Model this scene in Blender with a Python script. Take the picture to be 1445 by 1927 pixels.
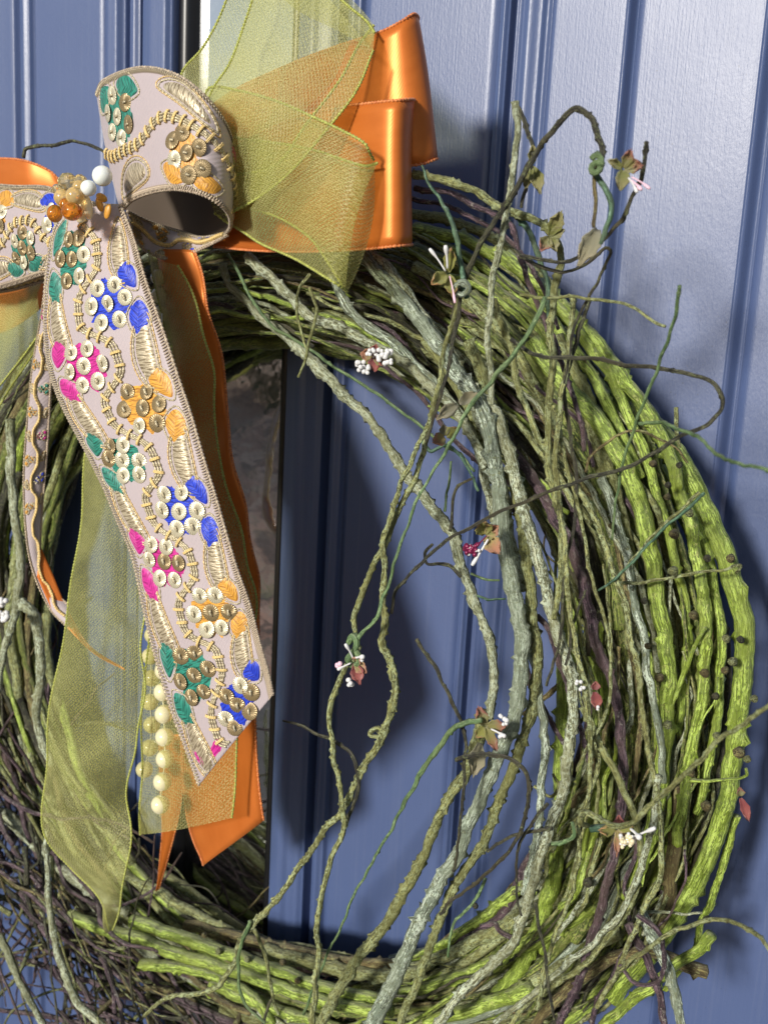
import bpy, math, random
import numpy as np
from mathutils import Vector, Matrix
R = math.radians
rng = np.random.RandomState(7); random.seed(7)
for o in list(bpy.data.objects): bpy.data.objects.remove(o)
S = bpy.context.scene
# ------------------------------------------------------------------ camera
FPX, PW, PH = 1900.0, 1445.0, 1927.0            # focal length and photograph size in pixels
def nz(v): v = np.array(v, float); return v/np.linalg.norm(v)
def camera_frame(yaw=28, vp=(185, 10900), dist=.60):
    u = -nz([(vp[0]-PW/2)/FPX, -(vp[1]-PH/2)/FPX, -1]); s = -math.sin(R(yaw))
    A = 1+(u[2]/u[1])**2; B = 2*s*u[0]*u[2]/u[1]**2; Cc = s*s+(s*u[0]/u[1])**2-1
    b = (-B+math.sqrt(B*B-4*A*Cc))/(2*A); a = (-s*u[0]-b*u[2])/u[1]
    n = np.array([s, a, b]); X = np.cross(-n, u); M = np.array([X, -n, u])
    return M, -(M@np.array([0, 0, -1.]))*dist
CM, CL = camera_frame()
cd = bpy.data.cameras.new('camera'); cam = bpy.data.objects.new('camera', cd); S.collection.objects.link(cam)
m4 = Matrix([[*CM[0], CL[0]], [*CM[1], CL[1]], [*CM[2], CL[2]], [0, 0, 0, 1]]); cam.matrix_world = m4
cd.sensor_fit = 'VERTICAL'; cd.sensor_height = 24; cd.lens = 24*FPX/PH; cd.clip_start = .01; cd.clip_end = 500
cd.dof.use_dof = True; cd.dof.focus_distance = .475; cd.dof.aperture_fstop = 8.5
S.camera = cam
# ------------------------------------------------------------------ sky, sun, exposure
SUNV = nz([.13, 1, -.33])                        # direction the sunlight travels
w = bpy.data.worlds.new('World'); S.world = w; w.use_nodes = True
nt = w.node_tree; sky = nt.nodes.new('ShaderNodeTexSky'); sky.sky_type = 'NISHITA'; sky.sun_disc = False
sky.sun_elevation = math.asin(-SUNV[2]); sky.sun_rotation = math.atan2(-SUNV[0], -SUNV[1]) % (2*math.pi)
bg = nt.nodes['Background']; nt.links.new(sky.outputs[0], bg.inputs[0]); bg.inputs[1].default_value = .095
sl = bpy.data.lights.new('sun', 'SUN'); so = bpy.data.objects.new('sun', sl); S.collection.objects.link(so)
sl.energy = 4.4; sl.angle = R(8); sl.color = (1, .95, .87)
so.rotation_euler = Vector(SUNV).to_track_quat('-Z', 'Y').to_euler(); so.location = Vector(-SUNV*3)
S.view_settings.view_transform = 'Standard'; S.view_settings.look = 'None'; S.view_settings.exposure = .06; S.view_settings.gamma = 1
S.render.engine = 'CYCLES'; S.cycles.transparent_max_bounces = 24; S.cycles.max_bounces = 6
# ------------------------------------------------------------------ helpers
def at(x, y, d=0.):
    """point d metres in front of the door that the pixel (x, y) of the photograph sees"""
    r = CM@np.array([(x-PW/2)/FPX, -(y-PH/2)/FPX, -1.]); t = (-d-CL[1])/r[1]; return CL+r*t
def mpp(p): return -(CM.T@(np.array(p)-CL))[2]/FPX       # metres per pixel at a point
def atr(x, y, d, dz):
    p = at(x, y, d); return p
C = S.collection
def tag(o, label=None, cat=None, group=None, kind=None):
    if label: o['label'] = label
    if cat: o['category'] = cat
    if group: o['group'] = group
    if kind: o['kind'] = kind
    return o
def thing(name, loc, label, cat, group=None):
    o = bpy.data.objects.new(name, None); C.objects.link(o); o.location = Vector(loc); o.empty_display_size = .02
    return tag(o, label, cat, group)
def root_loc(p):
    v = Vector((0, 0, 0))
    while p: v += p.location; p = p.parent
    return np.array(v)
def mesh(name, V, Fc, mat, parent=None, fib=None, uv=None, smooth=True, loc=None):
    V = np.asarray(V, float); base = root_loc(parent)
    l = np.zeros(3)
    if loc is not None: l = np.asarray(loc, float)-base
    me = bpy.data.meshes.new(name)
    Vl = V-base-l
    F4 = Fc if isinstance(Fc, np.ndarray) else np.asarray(Fc) if len({len(f) for f in Fc}) == 1 else None
    if F4 is not None:
        k = F4.shape[1]; n = len(F4)
        me.vertices.add(len(Vl)); me.vertices.foreach_set('co', Vl.ravel())
        me.loops.add(n*k); me.loops.foreach_set('vertex_index', F4.ravel().astype(np.int32))
        me.polygons.add(n); me.polygons.foreach_set('loop_start', np.arange(0, n*k, k, dtype=np.int32))
        me.update(calc_edges=True)
    else:
        me.from_pydata([tuple(v) for v in Vl], [], [tuple(f) for f in Fc])
    me.polygons.foreach_set('use_smooth', [smooth]*len(me.polygons))
    if fib is not None:
        a = me.attributes.new('fib', 'FLOAT_VECTOR', 'POINT'); a.data.foreach_set('vector', np.asarray(fib, float).ravel())
    me.materials.append(mat)
    o = bpy.data.objects.new(name, me); C.objects.link(o); o.parent = parent; o.location = Vector(l)
    return o
def spline(pts, step=None, n=None):
    p = np.asarray(pts, float); d = np.linalg.norm(np.diff(p[:, :3], axis=0), axis=1)+1e-9
    t = np.r_[0, np.cumsum(d)]; L = t[-1]
    if n is None: n = max(4, int(L/step)+1)
    m = np.zeros_like(p); m[1:-1] = (p[2:]-p[:-2])/(t[2:]-t[:-2])[:, None]
    m[0] = (p[1]-p[0])/d[0]; m[-1] = (p[-1]-p[-2])/d[-1]
    q = np.linspace(0, L, n); i = np.clip(np.searchsorted(t, q, 'right')-1, 0, len(p)-2)
    h = d[i][:, None]; s = ((q-t[i])/d[i])[:, None]
    return (2*s**3-3*s**2+1)*p[i]+(s**3-2*s**2+s)*h*m[i]+(-2*s**3+3*s**2)*p[i+1]+(s**3-s**2)*h*m[i+1]
def noise1(L, sc, r=rng, octs=3):
    """smooth 1-d noise sampled at the lengths L, feature size sc"""
    o = np.zeros_like(L)
    for k in range(octs):
        for _ in range(3): o += np.sin(L/sc*2*math.pi*2**k*r.uniform(.6, 1.3)+r.uniform(0, 6.3))/2**k/3
    return o
def tube(P3, rad, sides=8, rough=.1, nubs=.03, wob=.0, r=rng, ends=True):
    """irregular stem along P3 -> verts, quads, fibre coordinates"""
    P3 = np.asarray(P3, float); n = len(P3); rad = np.broadcast_to(rad, (n,)).astype(float).copy()
    d = np.linalg.norm(np.diff(P3, axis=0), axis=1); L = np.r_[0, np.cumsum(d)]
    if wob:
        P3 = P3+np.stack([noise1(L, .03, r), noise1(L, .03, r), noise1(L, .03, r)], 1)*wob
    T = np.gradient(P3, axis=0); T /= np.linalg.norm(T, axis=1)[:, None]+1e-12
    N = np.zeros_like(T); a = np.cross(T[0], [0.3, .2, 1]); a /= np.linalg.norm(a)+1e-12; N[0] = a
    for i in range(1, n):
        v = N[i-1]-T[i]*np.dot(N[i-1], T[i]); N[i] = v/(np.linalg.norm(v)+1e-12)
    B = np.cross(T, N)
    if rough: rad *= 1+rough*noise1(L, .018, r)
    ph = np.arange(sides)*2*math.pi/sides
    RR = rad[:, None]*np.ones((1, sides))
    if rough:
        for k in (1, 2, 3): RR *= 1+rough*.5*np.sin(k*ph[None]+noise1(L, .02, r)[:, None]*2+r.uniform(0, 6))/k
        RR *= 1+rough*.35*r.randn(n, sides)
    if nubs: RR *= 1+(r.rand(n, sides) < nubs)*r.uniform(.2, .75, (n, sides))
    V = P3[:, None]+RR[..., None]*(np.cos(ph)[None, :, None]*N[:, None]+np.sin(ph)[None, :, None]*B[:, None])
    fib = np.stack([np.repeat(L[:, None], sides, 1), rad[:, None]*np.cos(ph), rad[:, None]*np.sin(ph)], 2).reshape(-1, 3)
    V = V.reshape(-1, 3)
    i = np.arange(n-1)[:, None]*sides; j = np.arange(sides)[None]; j2 = (j+1) % sides
    Fq = np.stack([i+j, i+j2, i+sides+j2, i+sides+j], 2).reshape(-1, 4)
    if ends:
        c0, c1 = len(V), len(V)+1
        V = np.r_[V, [P3[0]-T[0]*rad[0]*.3], [P3[-1]+T[-1]*rad[-1]*.3]]; fib = np.r_[fib, [[0, 0, 0]], [[L[-1], 0, 0]]]
        jj = np.arange(0, sides, 2)
        e0 = np.stack([np.full(len(jj), c0), (jj+2) % sides, (jj+1) % sides, jj], 1); b = (n-1)*sides
        e1 = np.stack([np.full(len(jj), c1), b+jj, b+(jj+1) % sides, b+(jj+2) % sides], 1)
        Fq = np.r_[Fq, e0, e1]
    return V, Fq, fib
def join(parts):
    V = []; Fq = []; fb = []; k = 0
    for p in parts:
        V.append(p[0]); Fq.append(np.asarray(p[1])+k); k += len(p[0])
        if len(p) > 2: fb.append(p[2])
    return np.concatenate(V), np.concatenate(Fq), (np.concatenate(fb) if fb else None)
# ------------------------------------------------------------------ materials
class NT:
    def __init__(s, name):
        s.m = bpy.data.materials.new(name); s.m.use_nodes = True; s.t = s.m.node_tree; s.t.nodes.clear()
        s.out = s.n('ShaderNodeOutputMaterial')
    def n(s, ty, ins=None, **kw):
        x = s.t.nodes.new(ty)
        for k, v in kw.items(): setattr(x, k, v)
        for k, v in (ins or {}).items(): s.set(x, k, v)
        return x
    def set(s, x, k, v):
        i = x.inputs[k]
        if isinstance(v, bpy.types.NodeSocket): s.t.links.new(v, i)
        elif hasattr(v, 'outputs'): s.t.links.new(v.outputs[0], i)
        else:
            if isinstance(v, tuple) and len(v) == 3 and i.type == 'RGBA': v = (*v, 1)
            i.default_value = v
    def attr(s, name): return s.n('ShaderNodeAttribute', attribute_name=name).outputs['Vector']
    def map(s, vec, sc, loc=None): return s.n('ShaderNodeMapping', {'Vector': vec, 'Scale': sc, **({'Location': loc} if loc is not None else {})})
    def noise(s, vec, scale, detail=4, rough=.6, dist=0): return s.n('ShaderNodeTexNoise', {'Vector': vec, 'Scale': scale, 'Detail': detail, 'Roughness': rough, 'Distortion': dist}).outputs['Fac']
    def ramp(s, f, stops):
        x = s.n('ShaderNodeValToRGB', {'Fac': f}); cr = x.color_ramp
        while len(cr.elements) < len(stops): cr.elements.new(.5)
        for e, (p, c) in zip(cr.elements, stops): e.position = p; e.color = (*c, 1) if not isinstance(c, (int, float)) else (c, c, c, 1)
        return x.outputs[0]
    def mix(s, f, a, b, bt='MIX'):
        x = s.n('ShaderNodeMix', data_type='RGBA', blend_type=bt); s.set(x, 0, f); s.set(x, 6, a); s.set(x, 7, b); return x.outputs[2]
    def math(s, op, a, b=0., c=0.):
        return s.n('ShaderNodeMath', {0: a, 1: b, 2: c}, operation=op).outputs[0]
    def bump(s, h, st, dist): return s.n('ShaderNodeBump', {'Height': h, 'Strength': st, 'Distance': dist})
    def bsdf(s, **kw):
        b = s.n('ShaderNodeBsdfPrincipled'); [s.set(b, k.replace('_', ' '), v) for k, v in kw.items()]; return b
    def fin(s, sh): s.set(s.out, 'Surface', sh); return s.m
def mat_bark(name, base, light, dark, lichen, lich_col, rough=.75, streak=.5, disp=.0007, dust=.25):
    t = NT(name); f = t.attr('fib'); oi = t.n('ShaderNodeObjectInfo').outputs['Random']
    off = t.n('ShaderNodeVectorMath', {0: f, 1: t.n('ShaderNodeCombineXYZ', {0: t.math('MULTIPLY', oi, 3.1), 1: t.math('MULTIPLY', oi, 1.7)})}, operation='ADD')
    lng = t.noise(t.map(off, (55, 1300, 1300)), 1, 5, .7)
    blo = t.noise(t.map(off, (90, 300, 300)), 1, 5, .72)
    fin = t.noise(t.map(off, (420, 1250, 1250)), 1, 4, .75)
    spot = t.noise(t.map(off, (420, 520, 520), (3, 2, 1)), 1, 5, .75)
    c = t.ramp(lng, [(.44, dark), (.475, base), (.54, light)])
    c = t.mix(streak, base, c)
    c = t.mix(t.ramp(blo, [(.455, .85), (.50, 0.)]), c, tuple(x*.42 for x in base))
    c = t.mix(t.ramp(spot, [(.60-lichen*.45, 0.), (.64-lichen*.45, .85)]), c, lich_col)
    c = t.mix(t.ramp(fin, [(.53, 0.), (.575, .9)]), c, dark)
    lo = t.noise(t.map(off, (22, 60, 60), (7, 1, 4)), 1, 3, .6)
    c = t.mix(t.ramp(lo, [(.50, 0.), (.60, .55)]), c, tuple(a*.45+b for a, b in zip(base, (.05, .035, .008))))
    c = t.mix(t.math('MULTIPLY', oi, .35), c, tuple(x*.5 for x in base))
    # grey weathering settled on the upper side of the stems
    nz_ = t.n('ShaderNodeSeparateXYZ', {0: t.n('ShaderNodeNewGeometry').outputs['Normal']}).outputs[2]
    du = t.math('MULTIPLY', t.ramp(t.math('MULTIPLY_ADD', blo, 1.2, t.math('ADD', nz_, -.75)), [(.40, 0.), (.62, 1.)]), dust)
    c = t.mix(du, c, (.20, .19, .15))
    h = t.math('ADD', t.math('MULTIPLY', lng, 1.6), t.math('ADD', t.math('MULTIPLY', fin, .6), t.math('MULTIPLY', spot, .5)))
    return t.fin(t.bsdf(Base_Color=c, Roughness=t.math('MULTIPLY_ADD', fin, .3, rough-.2), Specular_IOR_Level=.6, Normal=t.bump(h, 1., disp*1.5)))
M = {}
M['green'] = mat_bark('bark_green', (.33, .47, .05), (.62, .80, .18), (.06, .08, .012), .04, (.50, .52, .18), .42, .85, .0004, .5)
M['mid'] = mat_bark('bark_moss_green', (.17, .25, .04), (.40, .47, .11), (.025, .028, .010), .15, (.38, .36, .14), .5, .95, .0006, .5)
M['pale'] = mat_bark('bark_pale_lichen', (.42, .46, .25), (.74, .78, .55), (.06, .055, .02), .22, (.70, .80, .62), .8, .9)
M['olive'] = mat_bark('bark_olive', (.29, .31, .09), (.56, .58, .24), (.035, .033, .014), .22, (.48, .56, .30), .8, .9)
M['dark'] = mat_bark('bark_dark', (.05, .048, .03), (.15, .15, .08), (.012, .011, .008), .08, (.24, .28, .12), .7, .9)
M['purple'] = mat_bark('bark_plum', (.10, .055, .075), (.24, .16, .19), (.02, .012, .016), .08, (.34, .32, .28), .7, .9)
M['brown'] = mat_bark('bark_brown', (.20, .15, .055), (.35, .30, .12), (.05, .035, .015), .12, (.34, .36, .14), .75, .9)
M['wire'] = mat_bark('floral_wire_green', (.14, .25, .09), (.30, .40, .20), (.04, .08, .03), .04, (.30, .38, .2), .65, .6, .0003)
M['teal'] = mat_bark('floral_tape_teal', (.06, .15, .08), (.16, .30, .18), (.02, .06, .04), .02, (.28, .44, .34), .6, .6, .0003)
M['mint'] = mat_bark('bark_mint', (.44, .55, .40), (.80, .90, .74), (.05, .05, .03), .10, (.18, .19, .06), .8, .95)
def mat_fabric(name, col, rough=.5, sheen=.3, aniso=0, weave=5200, var=.25, bumpd=.00012):
    t = NT(name); f = t.attr('fib')
    wv = t.n('ShaderNodeTexWave', {'Vector': f, 'Scale': weave/20, 'Distortion': .6}, wave_type='BANDS', bands_direction='DIAGONAL').outputs['Fac']
    ns = t.noise(t.map(f, (90, 90, 90)), 1, 4, .6)
    c = t.mix(t.math('MULTIPLY', ns, var), col, tuple(x*.6 for x in col))
    h = t.math('ADD', wv, t.math('MULTIPLY', t.noise(f, 1800, 2), .8))
    return t.fin(t.bsdf(Base_Color=c, Roughness=rough, Sheen_Weight=sheen, Anisotropic=aniso, Normal=t.bump(h, .5, bumpd)))
M['beige'] = mat_fabric('ribbon_ground_cloth', (.44, .375, .39), .55, .4)
def mat_satin():
    t = NT('orange_satin'); f = t.attr('fib')
    wv = t.n('ShaderNodeTexWave', {'Vector': f, 'Scale': 420, 'Distortion': .4}, wave_type='BANDS', bands_direction='DIAGONAL').outputs['Fac']
    ns = t.noise(t.map(f, (40, 160, 40)), 1, 4, .6)
    c = t.mix(ns, (.70, .215, .045), (.52, .13, .02))
    d = t.n('ShaderNodeBsdfTranslucent', {'Color': (.8, .13, .01)})
    b = t.bsdf(Base_Color=c, Roughness=.36, Metallic=.2, Specular_IOR_Level=.6, Specular_Tint=(1, .62, .35), Sheen_Weight=.1, Sheen_Tint=(1, .6, .3), Normal=t.bump(t.math('ADD', wv, t.math('MULTIPLY', ns, 2)), .2, .00005))
    return t.fin(t.n('ShaderNodeMixShader', {0: .18, 1: b, 2: d}))
M['satin'] = mat_satin()
def mat_organza():
    t = NT('olive_organza'); f = t.attr('fib')
    def wave(dirn, sc): return t.n('ShaderNodeTexWave', {'Vector': f, 'Scale': sc, 'Distortion': .25, 'Detail': 1, 'Detail Scale': 3}, wave_type='BANDS', bands_direction=dirn).outputs['Fac']
    g = t.math('MAXIMUM', wave('DIAGONAL', 300), wave('Y', 340))
    big = t.noise(t.map(f, (35, 35, 35)), 1, 3, .6)
    spk = t.noise(f, 1500, 2, .8)
    cov = t.math('ADD', t.math('MULTIPLY_ADD', g, .36, -.03), t.math('MULTIPLY_ADD', big, .60, -.23))
    lw = t.n('ShaderNodeLayerWeight', {'Blend': .35}).outputs['Facing']
    cov = t.n('ShaderNodeClamp', {0: t.math('MULTIPLY_ADD', lw, .45, cov), 1: 0., 2: .96}).outputs[0]
    c = t.mix(t.ramp(spk, [(.44, 0.), (.56, 1.)]), (.24, .25, .045), (.74, .74, .34))
    b = t.bsdf(Base_Color=c, Roughness=.38, Sheen_Weight=.4, Sheen_Tint=(1, 1, .5), Normal=t.bump(t.math('ADD', g, spk), .6, .0002))
    tr = t.n('ShaderNodeBsdfTranslucent', {'Color': (.50, .52, .10)})
    s = t.n('ShaderNodeMixShader', {0: .28, 1: b, 2: tr})
    cl = t.n('ShaderNodeBsdfTransparent', {'Color': (.97, .97, .84)})
    return t.fin(t.n('ShaderNodeMixShader', {0: cov, 1: cl, 2: s}))
M['organza'] = mat_organza()
def mat_thread(name, col, col2, rough=.4, metal=0., fs=1900):
    t = NT(name); g = t.attr('fib')
    s1 = t.noise(t.map(g, (fs, fs*.15, fs*.15)), 1, 2, .6); s2 = t.noise(t.map(g, (300, 300, 300)), 1, 3)
    c = t.mix(t.ramp(s1, [(.42, 0.), (.56, 1.)]), col2, col); c = t.mix(t.math('MULTIPLY', s2, .3), c, tuple(x*.5 for x in col2))
    return t.fin(t.bsdf(Base_Color=c, Roughness=rough, Metallic=metal, Sheen_Weight=.2, Normal=t.bump(s1, .9, .0005)))
M['beige_thread'] = mat_thread('metallic_beige_thread', (.66, .57, .40), (.24, .185, .11), .38, .35, 1300)
M['gold_thread'] = mat_thread('gold_thread', (.90, .68, .34), (.42, .26, .09), .38, .25)
M['cord'] = mat_thread('twisted_silver_gold_cord', (.72, .64, .44), (.32, .26, .15), .4, .4)
M['stitch'] = mat_thread('overlock_stitch_thread', (.70, .58, .42), (.36, .27, .20), .5, .1)
M['yellow'] = mat_thread('yellow_thread', (.92, .70, .30), (.62, .42, .14), .42)
M['blue'] = mat_thread('royal_blue_thread', (.02, .07, .75), (.004, .012, .28), .4, 0, 1300)
M['magenta'] = mat_thread('magenta_thread', (.70, .03, .34), (.34, .01, .15), .4, 0, 1300)
M['goldleaf'] = mat_thread('golden_yellow_thread', (.85, .44, .06), (.40, .17, .02), .4, 0, 1300)
M['teal_thread'] = mat_thread('teal_green_thread', (.03, .30, .22), (.006, .07, .05), .4, 0, 1300)
M['orange_stitch'] = mat_thread('orange_stitch', (.85, .30, .08), (.45, .10, .02), .45)
M['org_edge'] = mat_thread('olive_wired_edge', (.50, .54, .12), (.26, .28, .04), .45)
def mat_sequin(name, col, rough):
    t = NT(name); p = t.n('ShaderNodeTexCoord').outputs['Object']
    sx = t.n('ShaderNodeSeparateXYZ', {0: p}); an = t.math('ARCTAN2', sx.outputs[1], sx.outputs[0])
    rays = t.math('SINE', t.math('MULTIPLY', an, 22.)); ns = t.noise(p, 900, 2)
    c = t.mix(t.math('MULTIPLY_ADD', rays, .2, .3), col, tuple(x*.55 for x in col))
    return t.fin(t.bsdf(Base_Color=c, Roughness=rough, Metallic=.45, Normal=t.bump(t.math('ADD', rays, ns), .6, .00015)))
M['sequin'] = mat_sequin('pale_gold_sequin', (.80, .74, .54), .38)
M['sequin2'] = mat_sequin('antique_brass_sequin', (.36, .27, .14), .34)
def mat_door():
    t = NT('slate_blue_gloss_paint'); p = t.n('ShaderNodeTexCoord').outputs['Object']
    gr = t.noise(t.map(p, (1100, 1100, 16)), 1, 3, .6); or_ = t.noise(t.map(p, (1, 1, .45)), 800, 2, .6); big = t.noise(p, 9, 3)
    sp = t.noise(p, 900, 1, .5)
    c = t.mix(big, (.056, .086, .196), (.067, .101, .222))
    c = t.mix(t.ramp(sp, [(.73, 0.), (.76, .6)]), c, (.03, .04, .07))
    st = t.noise(t.map(p, (260, 260, 3)), 1, 4, .7)
    c = t.mix(t.ramp(st, [(.52, 0.), (.66, .07)]), c, (.24, .26, .32))
    h = t.math('ADD', t.math('MULTIPLY', gr, .6), t.math('MULTIPLY', or_, .6))
    return t.fin(t.bsdf(Base_Color=c, Roughness=t.math('MULTIPLY_ADD', big, .14, .34), Specular_IOR_Level=.65, Normal=t.bump(h, .4, .00035)))
M['door'] = mat_door()
def mat_simple(name, col, rough=.5, **kw):
    t = NT(name); return t.fin(t.bsdf(Base_Color=col, Roughness=rough, **kw))
def mat_glass():
    t = NT('dark_leaded_glass'); p = t.n('ShaderNodeTexCoord').outputs['Object']
    h = t.math('ADD', t.noise(p, 14, 2, .5), t.math('MULTIPLY', t.noise(p, 60, 2, .5), .15))
    g = t.n('ShaderNodeBsdfGlossy', {'Color': (.92, .93, .95), 'Roughness': .04, 'Normal': t.bump(h, .35, .0016)})
    k = t.bsdf(Base_Color=(.012, .012, .014), Roughness=.1)
    tr = t.n('ShaderNodeBsdfTransparent', {'Color': (.5, .52, .52)})
    b = t.n('ShaderNodeMixShader', {0: .7, 1: tr, 2: k})
    return t.fin(t.n('ShaderNodeMixShader', {0: .76, 1: b, 2: g}))
M['glass'] = mat_glass()
M['pearl'] = mat_simple('ivory_pearl', (.74, .68, .42), .2, Coat_Weight=.6, Coat_Roughness=.1, Sheen_Weight=.3)
M['pearl_white'] = mat_simple('white_pearl', (.80, .84, .80), .18, Coat_Weight=.6, Coat_Roughness=.08)
M['amber'] = mat_simple('amber_bead', (.85, .33, .04), .06, Transmission_Weight=.8, IOR=1.45)
M['clearbead'] = mat_simple('clear_yellow_bead', (.95, .80, .45), .05, Transmission_Weight=.85, IOR=1.5)
M['champagne'] = mat_simple('champagne_glass_bead', (.92, .68, .30), .12, Transmission_Weight=.6, IOR=1.45)
M['cream'] = mat_simple('cream_resin', (.88, .78, .52), .25, Transmission_Weight=.2, Coat_Weight=.5)
M['thread_white'] = mat_simple('white_thread', (.8, .8, .74), .6)
M['white'] = mat_simple('white_stamen', (.66, .66, .66), .6)
M['pinkst'] = mat_simple('pink_stamen', (.80, .52, .62), .6)
M['winebead'] = mat_simple('wine_glitter', (.20, .02, .07), .3, Metallic=.3)
def mat_petal(name, a, b, cpos=.5):
    t = NT(name); f = t.attr('fib'); sx = t.n('ShaderNodeSeparateXYZ', {0: f})
    k = t.math('ADD', sx.outputs[0], t.math('MULTIPLY_ADD', t.noise(f, 3, 3), .5, -.25))
    c = t.mix(t.ramp(k, [(cpos-.15, 0.), (cpos+.2, 1.)]), a, b)
    wv = t.math('MULTIPLY', t.math('SINE', t.math('MULTIPLY', sx.outputs[0], 110.)), t.math('SINE', t.math('MULTIPLY', sx.outputs[1], 90.)))
    c = t.mix(t.math('MULTIPLY_ADD', wv, .25, .25), c, tuple(x*.4 for x in a))
    s = t.bsdf(Base_Color=c, Roughness=.7, Sheen_Weight=.3, Normal=t.bump(wv, .7, .0004))
    return t.fin(t.n('ShaderNodeMixShader', {0: .2, 1: s, 2: t.n('ShaderNodeBsdfTranslucent', {'Color': c})}))
M['p_olive_red'] = mat_petal('petal_olive_to_red', (.36, .34, .09), (.52, .17, .12), .62)
M['p_olive'] = mat_petal('petal_olive', (.30, .32, .06), (.42, .38, .14), .5)
M['p_yellow'] = mat_petal('petal_yellow_green', (.42, .42, .08), (.58, .28, .10), .85)
M['p_orange'] = mat_petal('petal_peach', (.62, .50, .18), (.72, .30, .18), .5)
M['p_red'] = mat_petal('petal_red', (.40, .07, .07), (.58, .16, .13), .5)
M['p_tan'] = mat_petal('leaf_tan', (.40, .38, .24), (.50, .44, .26), .6)
# ------------------------------------------------------------------ door
DL = (0, 0, -1.45)
door = thing('front_door', DL, 'slate blue painted front door with a narrow dark glass light and raised mouldings, behind the wreath', 'door')
prof = [(-900, 0), (-330, 0), (-300, -4), (-230, 0), (-30, 0), (22, -1), (30, -5), (37, -5), (43, 2), (52, 4), (60, 3), (66, 0), (100, 0), (200, 0), (206, 3), (214, 5), (228, 5), (238, 1), (243, -4), (248, -4), (252, 3),
        (262, 5), (271, 3), (274, -4), (279, -4), (282, 6), (300, 8), (326, 8), (334, 5), (342, -8)]
prof2 = [(568, -8), (573, 4), (580, 8), (604, 9), (618, 7), (634, 6), (646, 4), (650, -5), (659, -5), (663, 3), (673, 5), (684, 3), (690, 0), (800, 0), (943, 0), (948, 3), (956, 4), (964, 2), (969, -4), (981, -5), (986, 3),
         (992, 4), (1004, 5), (1024, 3), (1034, 1), (1042, 0), (1120, 0), (1178, 0), (1183, -.5), (1196, -6.5), (1199, -7), (1300, -7), (1436, -7), (1441, -7.5), (1462, -13), (1468, -13.4), (1700, -13.4), (2300, -13.4)]
ZT, ZB = .62, -1.45
def door_piece(name, seg):
    # dense rounded cross-section extruded over the height of the door
    xs = np.array([at(p, 0)[0] for p, _ in seg]); ys = np.array([-h/1000 for _, h in seg])
    X = [xs[0]]; Y = [ys[0]]
    for i in range(len(xs)-1):
        for s in np.linspace(.1, 1, 8):
            e = s*s*(3-2*s); X.append(xs[i]+(xs[i+1]-xs[i])*s); Y.append(ys[i]+(ys[i+1]-ys[i])*e)
    X = [X[0]]+X+[X[-1]]; Y = [.04]+Y+[.04]
    n = len(X); V = [(x, y, z) for z in (ZB, ZT) for x, y in zip(X, Y)]
    Fq = [(i, i+1, n+i+1, n+i) for i in range(n-1)]
    return mesh(name, V, np.array(Fq), M['door'], door)
def seg(p, a, b): return [q for q in p if a <= q[0] <= b]
door_piece('panel', seg(prof, -900, -30)); door_piece('panel', seg(prof, -30, 37)); door_piece('moulding', seg(prof, 37, 66)); door_piece('panel', seg(prof, 66, 200)); door_piece('moulding', seg(prof, 200, 248))
door_piece('moulding', seg(prof, 248, 276)[:]+[(276.5, -4)]); door_piece('glazing_frame', [(276.5, -4)]+seg(prof, 279, 342))
door_piece('glazing_frame', seg(prof2, 568, 655)+[(655, -5)]); door_piece('moulding', [(655, -5)]+seg(prof2, 656, 690)); door_piece('panel', seg(prof2, 690, 943))
door_piece('moulding', seg(prof2, 943, 970)+[(975, -4.5)]); door_piece('moulding', [(975, -4.5)]+seg(prof2, 980, 1042)); door_piece('panel', seg(prof2, 1042, 1199)); door_piece('stile', seg(prof2, 1199, 1468)); door_piece('stile', seg(prof2, 1468, 2300))
for ga, gb in ((340, 362), (555, 571)):
    x0, x1 = at(ga, 0)[0], at(gb, 0)[0]
    mesh('gasket', [(x, y, z) for z in (ZB, ZT) for x, y in ((x0, .0155), (x0, -.001), ((x0+x1)/2, -.0035), (x1, -.001), (x1, .0155))], np.array([(i, i+1, i+6, i+5) for i in range(4)]), mat_simple('black_gasket', (.008, .008, .01), .35), door)
xa, xb = at(336, 0)[0], at(574, 0)[0]
V = [(xa, .008, ZB), (xb, .008, ZB), (xb, .008, ZT), (xa, .008, ZT), (xa, .012, ZB), (xb, .012, ZB), (xb, .012, ZT), (xa, .012, ZT)]
mesh('glass_pane', V, [(0, 1, 2, 3), (5, 4, 7, 6), (0, 4, 5, 1), (3, 2, 6, 7), (0, 3, 7, 4), (1, 5, 6, 2)], M['glass'], door, smooth=False)
mesh('dark_interior_sheet', [(xa-.02, .045, ZB), (xb+.02, .045, ZB), (xb+.02, .045, ZT), (xa-.02, .045, ZT)], np.array([(0, 1, 2, 3)]), mat_simple('dark_room', (.02, .018, .02), .9), door, smooth=False)  # flat dark sheet, its colour stands for the unlit room behind the pane
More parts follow.
